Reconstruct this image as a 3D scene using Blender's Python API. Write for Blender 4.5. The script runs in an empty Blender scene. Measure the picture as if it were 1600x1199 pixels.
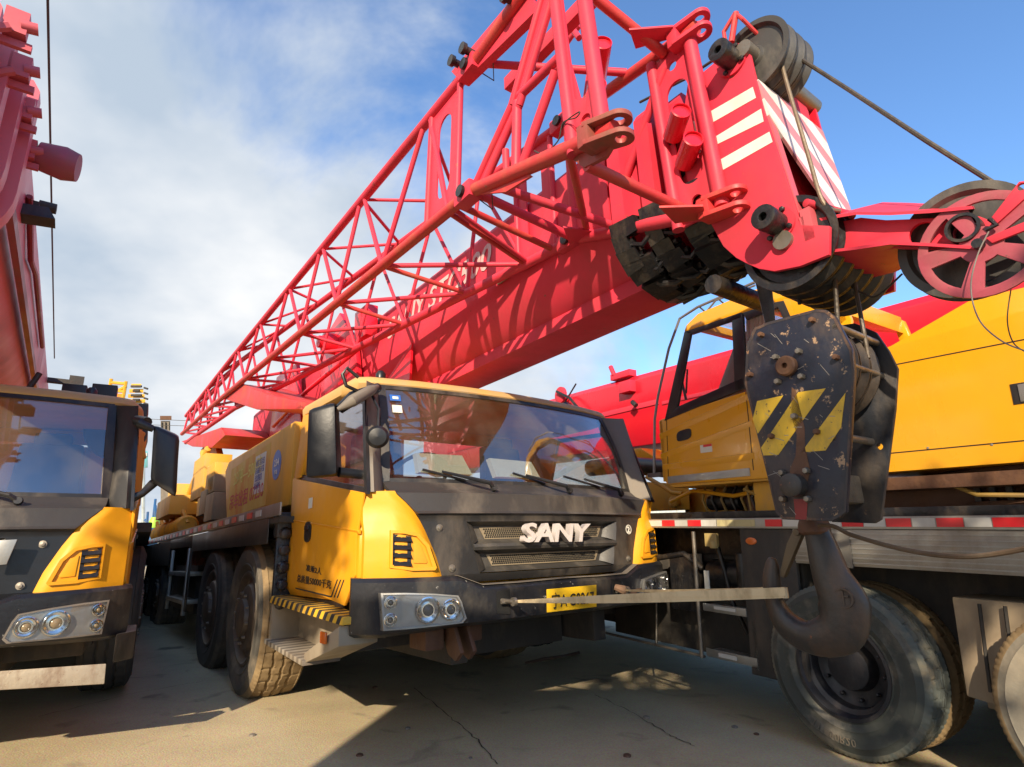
import bpy, math, random
from mathutils import Vector, Matrix
from mathutils.geometry import tessellate_polygon
random.seed(7)
R = math.radians
SC = bpy.context.scene
COL = SC.collection
V = Vector

# ------------------------------------------------------------------ camera
F, PITCH, ROLL, CAMH = 904.74, R(15.239), R(-0.494), 1.131
fw = V((0, math.cos(PITCH), math.sin(PITCH)))
rt = V((1, 0, 0)); up = rt.cross(fw)
RT_ = rt * math.cos(ROLL) + up * math.sin(ROLL)
UP_ = -rt * math.sin(ROLL) + up * math.cos(ROLL)
C0 = V((0, 0, CAMH))
cd = bpy.data.cameras.new('camera'); cam = bpy.data.objects.new('camera', cd); COL.objects.link(cam)
cd.sensor_width = 36; cd.lens = F / 1600 * 36; cd.clip_start = 0.05; cd.clip_end = 3000
Mc = Matrix((RT_, UP_, -fw)).transposed().to_4x4(); Mc.translation = C0
cam.matrix_world = Mc
SC.camera = cam

# ------------------------------------------------------------------ light
AZ, EL = R(10), R(25)
SUND = V((math.sin(AZ) * math.cos(EL), math.cos(AZ) * math.cos(EL), -math.sin(EL)))
ld = bpy.data.lights.new('sun', 'SUN'); ld.energy = 4.6; ld.angle = R(0.55); ld.color = (1.0, 0.84, 0.62)
lo = bpy.data.objects.new('sun', ld); COL.objects.link(lo)
lo.rotation_euler = SUND.to_track_quat('-Z', 'Y').to_euler(); lo.location = (-3, -20, 15)
SC.view_settings.view_transform = 'Standard'; SC.view_settings.look = 'None'
SC.view_settings.exposure = 0.74; SC.view_settings.gamma = 1
W_ = bpy.data.worlds.new('World'); SC.world = W_; W_.use_nodes = True
nt = W_.node_tree; nt.nodes.clear(); N = nt.nodes.new; Lk = nt.links.new
wo = N('ShaderNodeOutputWorld'); bg = N('ShaderNodeBackground'); bg.inputs[1].default_value = 0.15
sky = N('ShaderNodeTexSky'); sky.sky_type = 'NISHITA'; sky.sun_disc = False
sky.sun_elevation = EL; sky.sun_rotation = R(190); sky.air_density = 1.0; sky.dust_density = 0.6; sky.ozone_density = 2.5
tc = N('ShaderNodeTexCoord'); sx = N('ShaderNodeSeparateXYZ'); Lk(tc.outputs['Generated'], sx.inputs[0])
def M_(op, a, b=None, c=None, clamp=False):
    n = N('ShaderNodeMath'); n.operation = op; n.use_clamp = clamp
    for i, q in enumerate((a, b, c)):
        if q is None: continue
        if isinstance(q, (int, float)): n.inputs[i].default_value = q
        else: Lk(q, n.inputs[i])
    return n.outputs[0]
den = M_('ADD', M_('MAXIMUM', sx.outputs[2], 0.0), 0.35)
cx = N('ShaderNodeCombineXYZ'); Lk(M_('DIVIDE', sx.outputs[0], den), cx.inputs[0]); Lk(M_('DIVIDE', sx.outputs[1], den), cx.inputs[1])
n1 = N('ShaderNodeTexNoise'); n1.inputs['Scale'].default_value = 1.25; n1.inputs['Detail'].default_value = 7; n1.inputs['Roughness'].default_value = 0.60; n1.inputs['Distortion'].default_value = 0.5
Lk(cx.outputs[0], n1.inputs['Vector'])
# cloud cover thickens to the left of the view and near the horizon, thins to open blue on the right
cover = M_('MULTIPLY', M_('ADD', M_('MULTIPLY', sx.outputs[0], -0.44), M_('MULTIPLY_ADD', sx.outputs[2], -0.50, 0.18)), 1.0)
m = M_('ADD', M_('ADD', n1.outputs['Fac'], cover), -0.30)
mr = N('ShaderNodeMapRange'); mr.interpolation_type = 'SMOOTHSTEP'; Lk(m, mr.inputs[0]); mr.inputs[1].default_value = 0.02; mr.inputs[2].default_value = 0.26
n2 = N('ShaderNodeTexNoise'); n2.inputs['Scale'].default_value = 2.2; n2.inputs['Detail'].default_value = 5; Lk(cx.outputs[0], n2.inputs['Vector'])
cr = N('ShaderNodeValToRGB'); Lk(n2.outputs['Fac'], cr.inputs[0])
cr.color_ramp.elements[0].position = 0.36; cr.color_ramp.elements[0].color = (0.42, 0.50, 0.60, 1)
cr.color_ramp.elements[1].position = 0.66; cr.color_ramp.elements[1].color = (0.80, 0.81, 0.82, 1)
cm = N('ShaderNodeVectorMath'); cm.operation = 'SCALE'; Lk(cr.outputs[0], cm.inputs[0]); cm.inputs['Scale'].default_value = 5.0
mx = N('ShaderNodeMix'); mx.data_type = 'RGBA'; Lk(mr.outputs[0], mx.inputs[0])
sk2 = N('ShaderNodeMix'); sk2.data_type = 'RGBA'; sk2.blend_type = 'MULTIPLY'; sk2.inputs[0].default_value = 1
Lk(sky.outputs[0], sk2.inputs[6]); sk2.inputs[7].default_value = (0.80, 1.0, 1.18, 1)
Lk(sk2.outputs[2], mx.inputs[6]); Lk(cm.outputs[0], mx.inputs[7])
Lk(mx.outputs[2], bg.inputs[0]); Lk(bg.outputs[0], wo.inputs[0])

# ------------------------------------------------------------------ frames
def rot(yaw, t1, t2):
    return Matrix.Rotation(R(yaw), 3, 'Z') @ Matrix.Rotation(R(t1), 3, 'X') @ Matrix.Rotation(R(t2), 3, 'Y')
def frame(yaw, t1, t2, o, s=1.0):
    m = (rot(yaw, t1, t2) * s).to_4x4(); m.translation = V(o); return m
MS = frame(36.736, -1.444, -0.752, (-1.042, 3.427, 0))            # main crane truck
MT = frame(31.831, 1.54, -0.147, (1.805, 3.45, 0))                # crane truck on the right
ML = frame(31.44, -0.923, -1.237, (-4.309, 2.426, 0), 0.915)      # crane truck on the left
def at(M, x, y, axis, val):
    """point of local plane axis=val seen along photo direction (x, y)"""
    Mi = M.inverted(); d = Mi.to_3x3() @ (fw + RT_ * ((x - 800) / F) - UP_ * ((y - 599.5) / F)); o = Mi @ C0
    t = (val - o[axis]) / d[axis]; return o + d * t
def S(x, y, axis, val): return at(MS, x, y, axis, val)
def T(x, y, axis, val): return at(MT, x, y, axis, val)
def G(x, y, z=0.0):
    d = fw + RT_ * ((x - 800) / F) - UP_ * ((y - 599.5) / F); return C0 + d * ((z - CAMH) / d.z)

# ------------------------------------------------------------------ materials
MATS = {}
def mat(name, col, rough=0.5, metal=0.0, dirt=(0.16, 0.12, 0.08), amt=0.25, scale=3.0, bump=0.15, coat=0.0,
        chips=None, chip_amt=0.0, spec=0.5, col2=None, emis=None, streak=True, chip_s=6.0):
    if name in MATS: return MATS[name]
    m = bpy.data.materials.new(name); m.use_nodes = True; t = m.node_tree; n = t.nodes; l = t.links.new
    b = n['Principled BSDF']; b.inputs['Roughness'].default_value = rough; b.inputs['Metallic'].default_value = metal
    b.inputs['Specular IOR Level'].default_value = spec; b.inputs['Coat Weight'].default_value = coat
    b.inputs['Coat Roughness'].default_value = 0.15
    c = n.new('ShaderNodeTexCoord')
    mp = n.new('ShaderNodeMapping'); l(c.outputs['Object'], mp.inputs[0])
    mp.inputs['Scale'].default_value = (1, 1, 0.45 if streak else 1)
    a = n.new('ShaderNodeTexNoise'); a.inputs['Scale'].default_value = scale; a.inputs['Detail'].default_value = 8; a.inputs['Roughness'].default_value = 0.65
    l(mp.outputs[0], a.inputs['Vector'])
    r = n.new('ShaderNodeMapRange'); r.inputs[1].default_value = 0.48; r.inputs[2].default_value = 0.76; r.inputs[4].default_value = min(1, amt * 2.2)
    l(a.outputs['Fac'], r.inputs[0])
    base = n.new('ShaderNodeMix'); base.data_type = 'RGBA'; base.inputs[6].default_value = (*col, 1)
    base.inputs[7].default_value = (*(col2 or tuple(x * 0.82 for x in col)), 1)
    v = n.new('ShaderNodeTexNoise'); v.inputs['Scale'].default_value = scale * 0.35; v.inputs['Detail'].default_value = 3; l(c.outputs['Object'], v.inputs['Vector'])
    l(v.outputs['Fac'], base.inputs[0])
    x = n.new('ShaderNodeMix'); x.data_type = 'RGBA'; l(r.outputs[0], x.inputs[0]); l(base.outputs[2], x.inputs[6]); x.inputs[7].default_value = (*dirt, 1)
    out = x.outputs[2]
    if chips:
        k = n.new('ShaderNodeTexNoise'); k.inputs['Scale'].default_value = scale * 6; k.inputs['Detail'].default_value = 9; k.inputs['Roughness'].default_value = 0.7
        l(c.outputs['Object'], k.inputs['Vector'])
        kr = n.new('ShaderNodeMapRange'); k.inputs['Scale'].default_value = scale * chip_s; kr.inputs[1].default_value = 0.66 - chip_amt * 0.3; kr.inputs[2].default_value = 0.70 - chip_amt * 0.3; l(k.outputs['Fac'], kr.inputs[0])
        y = n.new('ShaderNodeMix'); y.data_type = 'RGBA'; l(kr.outputs[0], y.inputs[0]); l(out, y.inputs[6]); y.inputs[7].default_value = (*chips, 1); out = y.outputs[2]
    l(out, b.inputs['Base Color'])
    rr = n.new('ShaderNodeMapRange'); l(a.outputs['Fac'], rr.inputs[0]); rr.inputs[1].default_value = 0.3; rr.inputs[2].default_value = 0.8
    rr.inputs[3].default_value = rough * 0.8; rr.inputs[4].default_value = min(1, rough * 1.25 + amt * 0.3); l(rr.outputs[0], b.inputs['Roughness'])
    if bump:
        f = n.new('ShaderNodeTexNoise'); f.inputs['Scale'].default_value = 40; f.inputs['Detail'].default_value = 6; l(c.outputs['Object'], f.inputs['Vector'])
        bb = n.new('ShaderNodeBump'); bb.inputs['Strength'].default_value = bump; bb.inputs['Distance'].default_value = 0.006; l(f.outputs['Fac'], bb.inputs['Height'])
        f2 = n.new('ShaderNodeTexNoise'); f2.inputs['Scale'].default_value = 4.5; f2.inputs['Detail'].default_value = 2; l(c.outputs['Object'], f2.inputs['Vector'])
        b2 = n.new('ShaderNodeBump'); b2.inputs['Strength'].default_value = 0.25; b2.inputs['Distance'].default_value = 0.02; l(f2.outputs['Fac'], b2.inputs['Height']); l(b2.outputs[0], bb.inputs['Normal']); l(bb.outputs[0], b.inputs['Normal'])
    if emis: b.inputs['Emission Color'].default_value = (*emis, 1); b.inputs['Emission Strength'].default_value = 1
    MATS[name] = m; return m
def stripes(name, c1, c2, dirv, freq, duty=0.5, rough=0.5, amt=0.2, off=0.0, worn=None):
    m = mat(name, c1, rough, amt=amt); t = m.node_tree; n = t.nodes; l = t.links.new
    c = n.new('ShaderNodeTexCoord'); d = n.new('ShaderNodeVectorMath'); d.operation = 'DOT_PRODUCT'; d.inputs[1].default_value = dirv; l(c.outputs['Object'], d.inputs[0])
    a = n.new('ShaderNodeMath'); a.operation = 'MULTIPLY_ADD'; a.inputs[1].default_value = freq; a.inputs[2].default_value = 100 + off; l(d.outputs['Value'], a.inputs[0])
    fr = n.new('ShaderNodeMath'); fr.operation = 'FRACT'; l(a.outputs[0], fr.inputs[0])
    gt = n.new('ShaderNodeMath'); gt.operation = 'GREATER_THAN'; gt.inputs[1].default_value = duty; l(fr.outputs[0], gt.inputs[0])
    b = n['Principled BSDF']; src = b.inputs['Base Color'].links[0].from_node
    base = [q for q in n if q.bl_idname == 'ShaderNodeMix'][0]
    mm = n.new('ShaderNodeMix'); mm.data_type = 'RGBA'; mm.inputs[6].default_value = (*c1, 1); mm.inputs[7].default_value = (*c2, 1); l(gt.outputs[0], mm.inputs[0])
    tgt = [k for k in base.outputs[2].links][0].to_socket; l(mm.outputs[2], tgt)
    return m
def glass(name, tint, refl=0.35, alpha=0.75):
    m = bpy.data.materials.new(name); m.use_nodes = True; t = m.node_tree; n = t.nodes; l = t.links.new
    n.remove(n['Principled BSDF']); o = n['Material Output']
    tr = n.new('ShaderNodeBsdfTransparent'); tr.inputs[0].default_value = (*tint, 1)
    gl = n.new('ShaderNodeBsdfGlossy'); gl.inputs['Roughness'].default_value = 0.03; gl.inputs[0].default_value = (0.9, 0.93, 1, 1)
    df = n.new('ShaderNodeBsdfDiffuse'); df.inputs[0].default_value = (0.35, 0.30, 0.24, 1)
    lw_ = n.new('ShaderNodeLayerWeight'); lw_.inputs[0].default_value = 0.5; fr = n.new('ShaderNodeMath'); fr.operation = 'POWER'; fr.inputs[1].default_value = 3.5; l(lw_.outputs['Facing'], fr.inputs[0])
    ad = n.new('ShaderNodeMath'); ad.operation = 'MULTIPLY_ADD'; l(fr.outputs[0], ad.inputs[0]); ad.inputs[1].default_value = 1.0; ad.inputs[2].default_value = refl; ad.use_clamp = True
    mx = n.new('ShaderNodeMixShader'); l(ad.outputs[0], mx.inputs[0]); l(tr.outputs[0], mx.inputs[1]); l(gl.outputs[0], mx.inputs[2])
    c = n.new('ShaderNodeTexCoord'); ns = n.new('ShaderNodeTexNoise'); ns.inputs['Scale'].default_value = 3; ns.inputs['Detail'].default_value = 8; l(c.outputs['Object'], ns.inputs['Vector'])
    mr = n.new('ShaderNodeMapRange'); mr.inputs[1].default_value = 0.4; mr.inputs[2].default_value = 0.8; mr.inputs[4].default_value = 0.13; mr.inputs[3].default_value = 0.01; l(ns.outputs['Fac'], mr.inputs[0])
    m2 = n.new('ShaderNodeMixShader'); l(mr.outputs[0], m2.inputs[0]); l(mx.outputs[0], m2.inputs[1]); l(df.outputs[0], m2.inputs[2])
    l(m2.outputs[0], o.inputs[0]); return m

YEL = mat('yellow_paint', (0.74, 0.33, 0.012), 0.45, dirt=(0.42, 0.25, 0.09), amt=0.22, scale=2.2, bump=0.06, coat=0.0, spec=0.35, col2=(0.72, 0.31, 0.012))
YELD = mat('dusty_yellow_paint', (0.74, 0.40, 0.04), 0.55, dirt=(0.38, 0.27, 0.15), amt=0.4, scale=4, bump=0.1)
RED = mat('faded_red_paint', (0.60, 0.022, 0.048), 0.5, spec=0.3, dirt=(0.36, 0.05, 0.05), amt=0.26, scale=3.2, bump=0.08, coat=0.0, col2=(0.62, 0.05, 0.085), chips=(0.20, 0.07, 0.05), chip_amt=0.06)
REDC = mat('clean_red_paint', (0.74, 0.012, 0.030), 0.3, dirt=(0.45, 0.03, 0.05), amt=0.12, scale=2, bump=0.03, coat=0.3)
REDO = mat('rusty_orange_red_paint', (0.58, 0.038, 0.040), 0.5, dirt=(0.40, 0.12, 0.05), amt=0.34, scale=5, bump=0.2, chips=(0.24, 0.10, 0.05), chip_amt=0.10)
REDP = mat('chalky_red_paint', (0.60, 0.10, 0.12), 0.5, dirt=(0.5, 0.2, 0.18), amt=0.3, scale=2.5, bump=0.06)
BLK = mat('black_plastic', (0.014, 0.015, 0.018), 0.36, dirt=(0.10, 0.085, 0.065), amt=0.2, scale=3.5, bump=0.08)
BLKD = mat('dusty_black_plastic', (0.020, 0.019, 0.019), 0.45, dirt=(0.15, 0.12, 0.09), amt=0.36, scale=3, bump=0.12)
DUST = mat('dusty_grey_trim', (0.17, 0.145, 0.12), 0.6, dirt=(0.24, 0.20, 0.15), amt=0.4, scale=4, bump=0.15)
GRIME = mat('greasy_black_steel', (0.012, 0.012, 0.014), 0.35, dirt=(0.10, 0.075, 0.05), amt=0.3, scale=12, bump=0.7)
DARK = mat('dark_underbody', (0.042, 0.038, 0.034), 0.8, dirt=(0.12, 0.095, 0.07), amt=0.35, scale=6, bump=0.4)
STEEL = mat('worn_steel', (0.28, 0.25, 0.21), 0.42, 0.7, dirt=(0.14, 0.09, 0.05), amt=0.4, scale=9, bump=0.3)
ALU = mat('brushed_aluminium', (0.42, 0.42, 0.40), 0.42, 0.75, dirt=(0.24, 0.20, 0.15), amt=0.35, scale=3, bump=0.1)
CHROME = mat('reflector_chrome', (0.75, 0.76, 0.76), 0.12, 1.0, amt=0.12, scale=8, bump=0)
RUST = mat('rusty_brown_steel', (0.13, 0.065, 0.04), 0.6, 0.3, dirt=(0.20, 0.10, 0.05), amt=0.5, scale=12, bump=0.5, chips=(0.05, 0.035, 0.03), chip_amt=0.10)
HOOKM = mat('forged_hook_steel', (0.066, 0.060, 0.056), 0.42, 0.4, dirt=(0.18, 0.11, 0.07), amt=0.36, scale=5, bump=0.35, chips=(0.20, 0.09, 0.05), chip_amt=0.08)
NAVY = mat('scratched_navy_paint', (0.012, 0.015, 0.030), 0.36, dirt=(0.085, 0.060, 0.045), amt=0.4, scale=7, bump=0.3, chips=(0.34, 0.22, 0.13), chip_amt=0.22, chip_s=2.4)
HAZY = mat('worn_hazard_yellow', (0.80, 0.50, 0.03), 0.5, dirt=(0.22, 0.16, 0.07), amt=0.35, scale=9, bump=0.15, chips=(0.05, 0.045, 0.05), chip_amt=0.14)
RUB = mat('tyre_rubber', (0.045, 0.043, 0.040), 0.75, dirt=(0.10, 0.085, 0.065), amt=0.38, scale=4, bump=0.25, streak=False)
RUBD = mat('dusty_tyre_rubber', (0.075, 0.070, 0.060), 0.85, dirt=(0.22, 0.175, 0.12), amt=0.5, scale=4, bump=0.35, streak=False)
RUBT = mat('muddy_tyre_tread', (0.22, 0.15, 0.075), 0.9, dirt=(0.34, 0.24, 0.12), amt=0.45, scale=5, bump=0.4, streak=False)
RUBG = mat('grey_green_sidewall', (0.055, 0.062, 0.056), 0.8, dirt=(0.27, 0.235, 0.185), amt=0.6, scale=3.2, bump=0.3, streak=False)
RIM = mat('dark_wheel_rim', (0.035, 0.036, 0.042), 0.42, 0.3, dirt=(0.12, 0.10, 0.09), amt=0.35, scale=8, bump=0.2)
RIMB = mat('brown_wheel_rim', (0.12, 0.095, 0.075), 0.5, 0.4, dirt=(0.20, 0.15, 0.10), amt=0.5, scale=8, bump=0.2)
WHT = mat('white_marking', (0.78, 0.75, 0.66), 0.5, dirt=(0.45, 0.40, 0.32), amt=0.25, scale=5, bump=0.05)
PINKW = mat('silver_white_lettering', (0.74, 0.68, 0.66), 0.35, 0.2, dirt=(0.5, 0.32, 0.2), amt=0.2, scale=9, bump=0.02)
PAPER = mat('white_paper', (0.72, 0.71, 0.62), 0.7, amt=0.05, bump=0.0)
INTER = mat('cab_interior_trim', (0.10, 0.080, 0.065), 0.7, amt=0.2)
SEAT = mat('dark_seat_fabric', (0.03, 0.03, 0.033), 0.9, amt=0.2)
MESHM = mat('dusty_mesh_metal', (0.36, 0.29, 0.19), 0.5, 0.3, amt=0.3, scale=8)
HOLE = mat('shadow_black', (0.006, 0.006, 0.006), 0.9, amt=0.0, bump=0)
ROPE = mat('oiled_wire_rope', (0.075, 0.062, 0.050), 0.5, 0.4, amt=0.3, scale=20, bump=0.6)
WEB = mat('worn_webbing', (0.72, 0.56, 0.33), 0.8, dirt=(0.34, 0.24, 0.13), amt=0.4, scale=12, bump=0.4)
BLUE = mat('blue_sticker', (0.02, 0.13, 0.50), 0.4, amt=0.08, bump=0)
PLATE = mat('plate_yellow', (0.85, 0.52, 0.02), 0.35, amt=0.12, bump=0.0)
ORANGE = mat('orange_lens', (0.75, 0.16, 0.02), 0.25, amt=0.1, bump=0, coat=0.5)
REDR = mat('red_reflective_tape', (0.72, 0.02, 0.03), 0.3, amt=0.12, bump=0)
WHR = mat('white_reflective_tape', (0.62, 0.62, 0.58), 0.35, amt=0.25, bump=0)
TAN = mat('tan_mud_flap', (0.36, 0.28, 0.19), 0.8, dirt=(0.22, 0.16, 0.10), amt=0.4, scale=6)
WIND = glass('tinted_windscreen', (0.84, 0.86, 0.84), 0.15)
WINS = glass('side_window_glass', (0.95, 0.96, 0.97), 0.04)
LENS = glass('headlamp_lens', (0.97, 0.97, 0.97), 0.04)
STEPM = stripes('hazard_striped_step', (0.70, 0.40, 0.03), (0.03, 0.03, 0.03), (0, 1, 0.35), 9.5, 0.5, amt=0.3)
HATCH = stripes('red_white_hatch', (0.74, 0.66, 0.62), (0.58, 0.22, 0.24), (0.75, 0.1, 1.0), 4.2, 0.55, amt=0.3)

# ------------------------------------------------------------------ mesh builder
class MB:
    def __init__(s): s.v = []; s.f = []
    def add(s, vs, fs):
        b = len(s.v); s.v += [V(p) for p in vs]; s.f += [tuple(i + b for i in f) for f in fs]; return s
    def box(s, a, b):
        a, b = V(a), V(b)
        p = [(x, y, z) for z in (a.z, b.z) for y in (a.y, b.y) for x in (a.x, b.x)]
        return s.add(p, [(0, 2, 3, 1), (4, 5, 7, 6), (0, 1, 5, 4), (2, 6, 7, 3), (0, 4, 6, 2), (1, 3, 7, 5)])
    def hexa(s, p):   # 8 corners: bottom 4 (loop), top 4 (loop)
        return s.add(p, [(3, 2, 1, 0), (4, 5, 6, 7), (0, 1, 5, 4), (1, 2, 6, 5), (2, 3, 7, 6), (3, 0, 4, 7)])
    def prism(s, loops, ext):
        """outer loop + hole loops (3d points on one plane) extruded by vector ext"""
        if not isinstance(loops[0][0], (list, tuple, Vector)): loops = [loops]
        if len(loops) and not isinstance(loops[0][0], (list, tuple, Vector)): loops = [loops]
        loops = [[V(p) for p in l] for l in loops]; ext = V(ext)
        tris = tessellate_polygon(loops); flat = [p for l in loops for p in l]; n = len(flat)
        fs = [tuple(t) for t in tris] + [tuple(i + n for i in reversed(t)) for t in tris]
        k = 0
        for l in loops:
            c = len(l)
            for i in range(c): fs.append((k + i, k + (i + 1) % c, n + k + (i + 1) % c, n + k + i))
            k += c
        return s.add(flat + [p + ext for p in flat], fs)
    def tube(s, pts, r, n=10, cap=True):
        pts = [V(p) for p in pts]; rs = r if isinstance(r, (list, tuple)) else [r] * len(pts)
        vs, fs = [], []; prev = None
        for i, p in enumerate(pts):
            d = (pts[min(i + 1, len(pts) - 1)] - pts[max(i - 1, 0)]).normalized()
            if prev is None:
                a = d.orthogonal().normalized()
            else:
                a = (prev - d * prev.dot(d)).normalized()
            prev = a; b = d.cross(a)
            for k in range(n):
                t = 2 * math.pi * k / n; vs.append(p + (a * math.cos(t) + b * math.sin(t)) * rs[i])
        for i in range(len(pts) - 1):
            for k in range(n): fs.append((i * n + k, i * n + (k + 1) % n, (i + 1) * n + (k + 1) % n, (i + 1) * n + k))
        if cap: fs.append(tuple(reversed(range(n)))); fs.append(tuple((len(pts) - 1) * n + k for k in range(n)))
        return s.add(vs, fs)
    def lathe(s, prof, o, ax, n=48, caps=True):
        """prof: (radius, offset along axis)"""
        o, ax = V(o), V(ax).normalized(); a = ax.orthogonal().normalized(); b = ax.cross(a); vs, fs = [], []
        for r, h in prof:
            for k in range(n):
                t = 2 * math.pi * k / n; vs.append(o + ax * h + (a * math.cos(t) + b * math.sin(t)) * max(r, 1e-4))
        for i in range(len(prof) - 1):
            for k in range(n): fs.append((i * n + k, i * n + (k + 1) % n, (i + 1) * n + (k + 1) % n, (i + 1) * n + k))
        if caps: fs.append(tuple(reversed(range(n)))); fs.append(tuple((len(prof) - 1) * n + k for k in range(n)))
        return s.add(vs, fs)
    def grid(s, rows, close=False):
        n = len(rows[0]); vs = [p for r in rows for p in r]; fs = []
        for i in range(len(rows) - 1):
            for k in range(n if close else n - 1):
                fs.append((i * n + k, i * n + (k + 1) % n, (i + 1) * n + (k + 1) % n, (i + 1) * n + k))
        return s.add(vs, fs)
    def slab(s, rows, off):
        """open surface given thickness by vector off"""
        rows = [[V(p) for p in r] for r in rows]; off = V(off); n = len(rows[0]); m = len(rows)
        b = len(s.v); s.grid(rows); s.grid([[p + off for p in r] for r in rows])
        per = [(0, k) for k in range(n)] + [(i, n - 1) for i in range(1, m)] + [(m - 1, k) for k in range(n - 2, -1, -1)] + [(i, 0) for i in range(m - 2, 0, -1)]
        idx = [i * n + k for i, k in per]; c = len(idx)
        for i in range(c): s.f.append((b + idx[i], b + idx[(i + 1) % c], b + n * m + idx[(i + 1) % c], b + n * m + idx[i]))
        return s
    def build(s, name, m, parent=None, bev=0.0, smooth=True, M=None, ang=38, mats=None):
        me = bpy.data.meshes.new(name); vs = [M @ p for p in s.v] if M else s.v
        me.from_pydata([tuple(p) for p in vs], [], s.f); me.materials.append(m)
        import bmesh
        bm = bmesh.new(); bm.from_mesh(me); bmesh.ops.recalc_face_normals(bm, faces=bm.faces)
        if bev:
            es = [e for e in bm.edges if len(e.link_faces) == 2 and e.calc_face_angle(0) > R(30)]
            bmesh.ops.bevel(bm, geom=es, offset=bev, segments=2, affect='EDGES', profile=0.6, clamp_overlap=True)
        bm.to_mesh(me); bm.free()
        if smooth:
            me.polygons.foreach_set('use_smooth', [True] * len(me.polygons)); me.set_sharp_from_angle(angle=R(ang))
        o = bpy.data.objects.new(name, me); COL.objects.link(o)
        if parent: o.parent = parent
        return o
def tag(o, label=None, cat=None, group=None, kind=None):
    if label: o['label'] = label
    if cat: o['category'] = cat
    if group: o['group'] = group
    if kind: o['kind'] = kind
    return o
def empty(name, M=None, **k):
    o = bpy.data.objects.new(name, None); COL.objects.link(o); o.empty_display_size = 0.2
    if M: o.matrix_world = M
    return tag(o, **k)
def circ(c, a, b, r, n=20, r2=None):
    c, a, b = V(c), V(a), V(b)
    return [c + a * (r * math.cos(2 * math.pi * k / n)) + b * ((r2 or r) * math.sin(2 * math.pi * k / n)) for k in range(n)]
def text(s, name, m, parent, o, xa, ya, w=None, h=None, ext=0.002, shear=0.0, fat=0.0, space=1.0, wh=None):
    """lettering whose lower-left corner is o, running along xa, standing along ya (local vectors)"""
    cu = bpy.data.curves.new(name, 'FONT'); cu.body = s; cu.shear = shear; cu.offset = fat; cu.space_character = space; cu.extrude = 0.5; cu.resolution_u = 3
    ob = bpy.data.objects.new('tmp', cu); COL.objects.link(ob)
    dg = bpy.context.evaluated_depsgraph_get(); me = bpy.data.meshes.new_from_object(ob.evaluated_get(dg)); bpy.data.objects.remove(ob)
    xs = [v.co.x for v in me.vertices]; ys = [v.co.y for v in me.vertices]
    x0, x1, y0, y1 = min(xs), max(xs), min(ys), max(ys)
    sx_ = (w / (x1 - x0)) if w else None; sy_ = (h / (y1 - y0)) if h else None
    sx_ = sx_ or sy_; sy_ = sy_ or sx_
    o, xa, ya = V(o), V(xa).normalized(), V(ya).normalized(); za = xa.cross(ya).normalized()
    for v in me.vertices:
        c = v.co.copy(); v.co = o + xa * ((c.x - x0) * sx_) + ya * ((c.y - y0) * sy_) + za * (c.z * 2 * ext)
    me.name = name; me.materials.clear(); me.materials.append(m)
    ob = bpy.data.objects.new(name, me); COL.objects.link(ob)
    if parent: ob.parent = parent
    return ob

# ------------------------------------------------------------------ wheels
def tyre(mb, o, ax, Rr, wd, n=180, tread='block'):
    """tyre of outer radius Rr; o = centre of the outer face, ax points inward across the width"""
    o, ax = V(o), V(ax).normalized(); a = ax.orthogonal().normalized(); b = ax.cross(a)
    ri = Rr * 0.56
    prof = [(ri, 0.03), (ri + 0.012, 0.004), (ri + 0.02, 0.010), (Rr * 0.66, -0.008), (Rr * 0.68, -0.012), (Rr * 0.69, -0.008), (Rr * 0.76, -0.016), (Rr * 0.83, -0.014), (Rr * 0.85, -0.016), (Rr * 0.86, -0.010), (Rr * 0.92, 0.0), (Rr * 0.965, 0.012), (Rr * 0.985, 0.026)]
    prof = [(r, h * wd / 0.3) for r, h in prof]
    tr = []; G_ = 5
    hs = [0.035 + (wd - 0.07) * k / 20 for k in range(21)]
    for k, h in enumerate(hs): tr.append((Rr - 0.0015 * abs(k - 10), h))
    full = prof + tr + [(r, wd - h) for r, h in reversed(prof)]
    vs, fs = [], []; np_ = len(prof)
    for i, (r, h) in enumerate(full):
        for j in range(n):
            t = 2 * math.pi * j / n; rr = r; hh = h
            k = i - np_
            if 0 <= k <= 20:
                q_ = n // 60; zig = 0.004 * (1 if (j // q_) % 2 else -1); lat = (j + (0 if k < 8 else q_ if k < 13 else q_ // 2)) % (2 * q_) == 0
                if k in (5, 10, 15): rr -= 0.020
                elif lat: rr -= 0.009
                hh += zig * (1 if 3 < k < 17 else 0)
            elif k in (-1, -2) or k in (21, 22):
                if j % max(4, n // 90) == 0: rr -= 0.004
            vs.append(o + ax * hh + (a * math.cos(t) + b * math.sin(t)) * rr)
    m = len(full)
    for i in range(m - 1):
        for j in range(n): fs.append((i * n + j, i * n + (j + 1) % n, (i + 1) * n + (j + 1) % n, (i + 1) * n + j))
    mb.add(vs, fs); return np_, n
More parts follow.
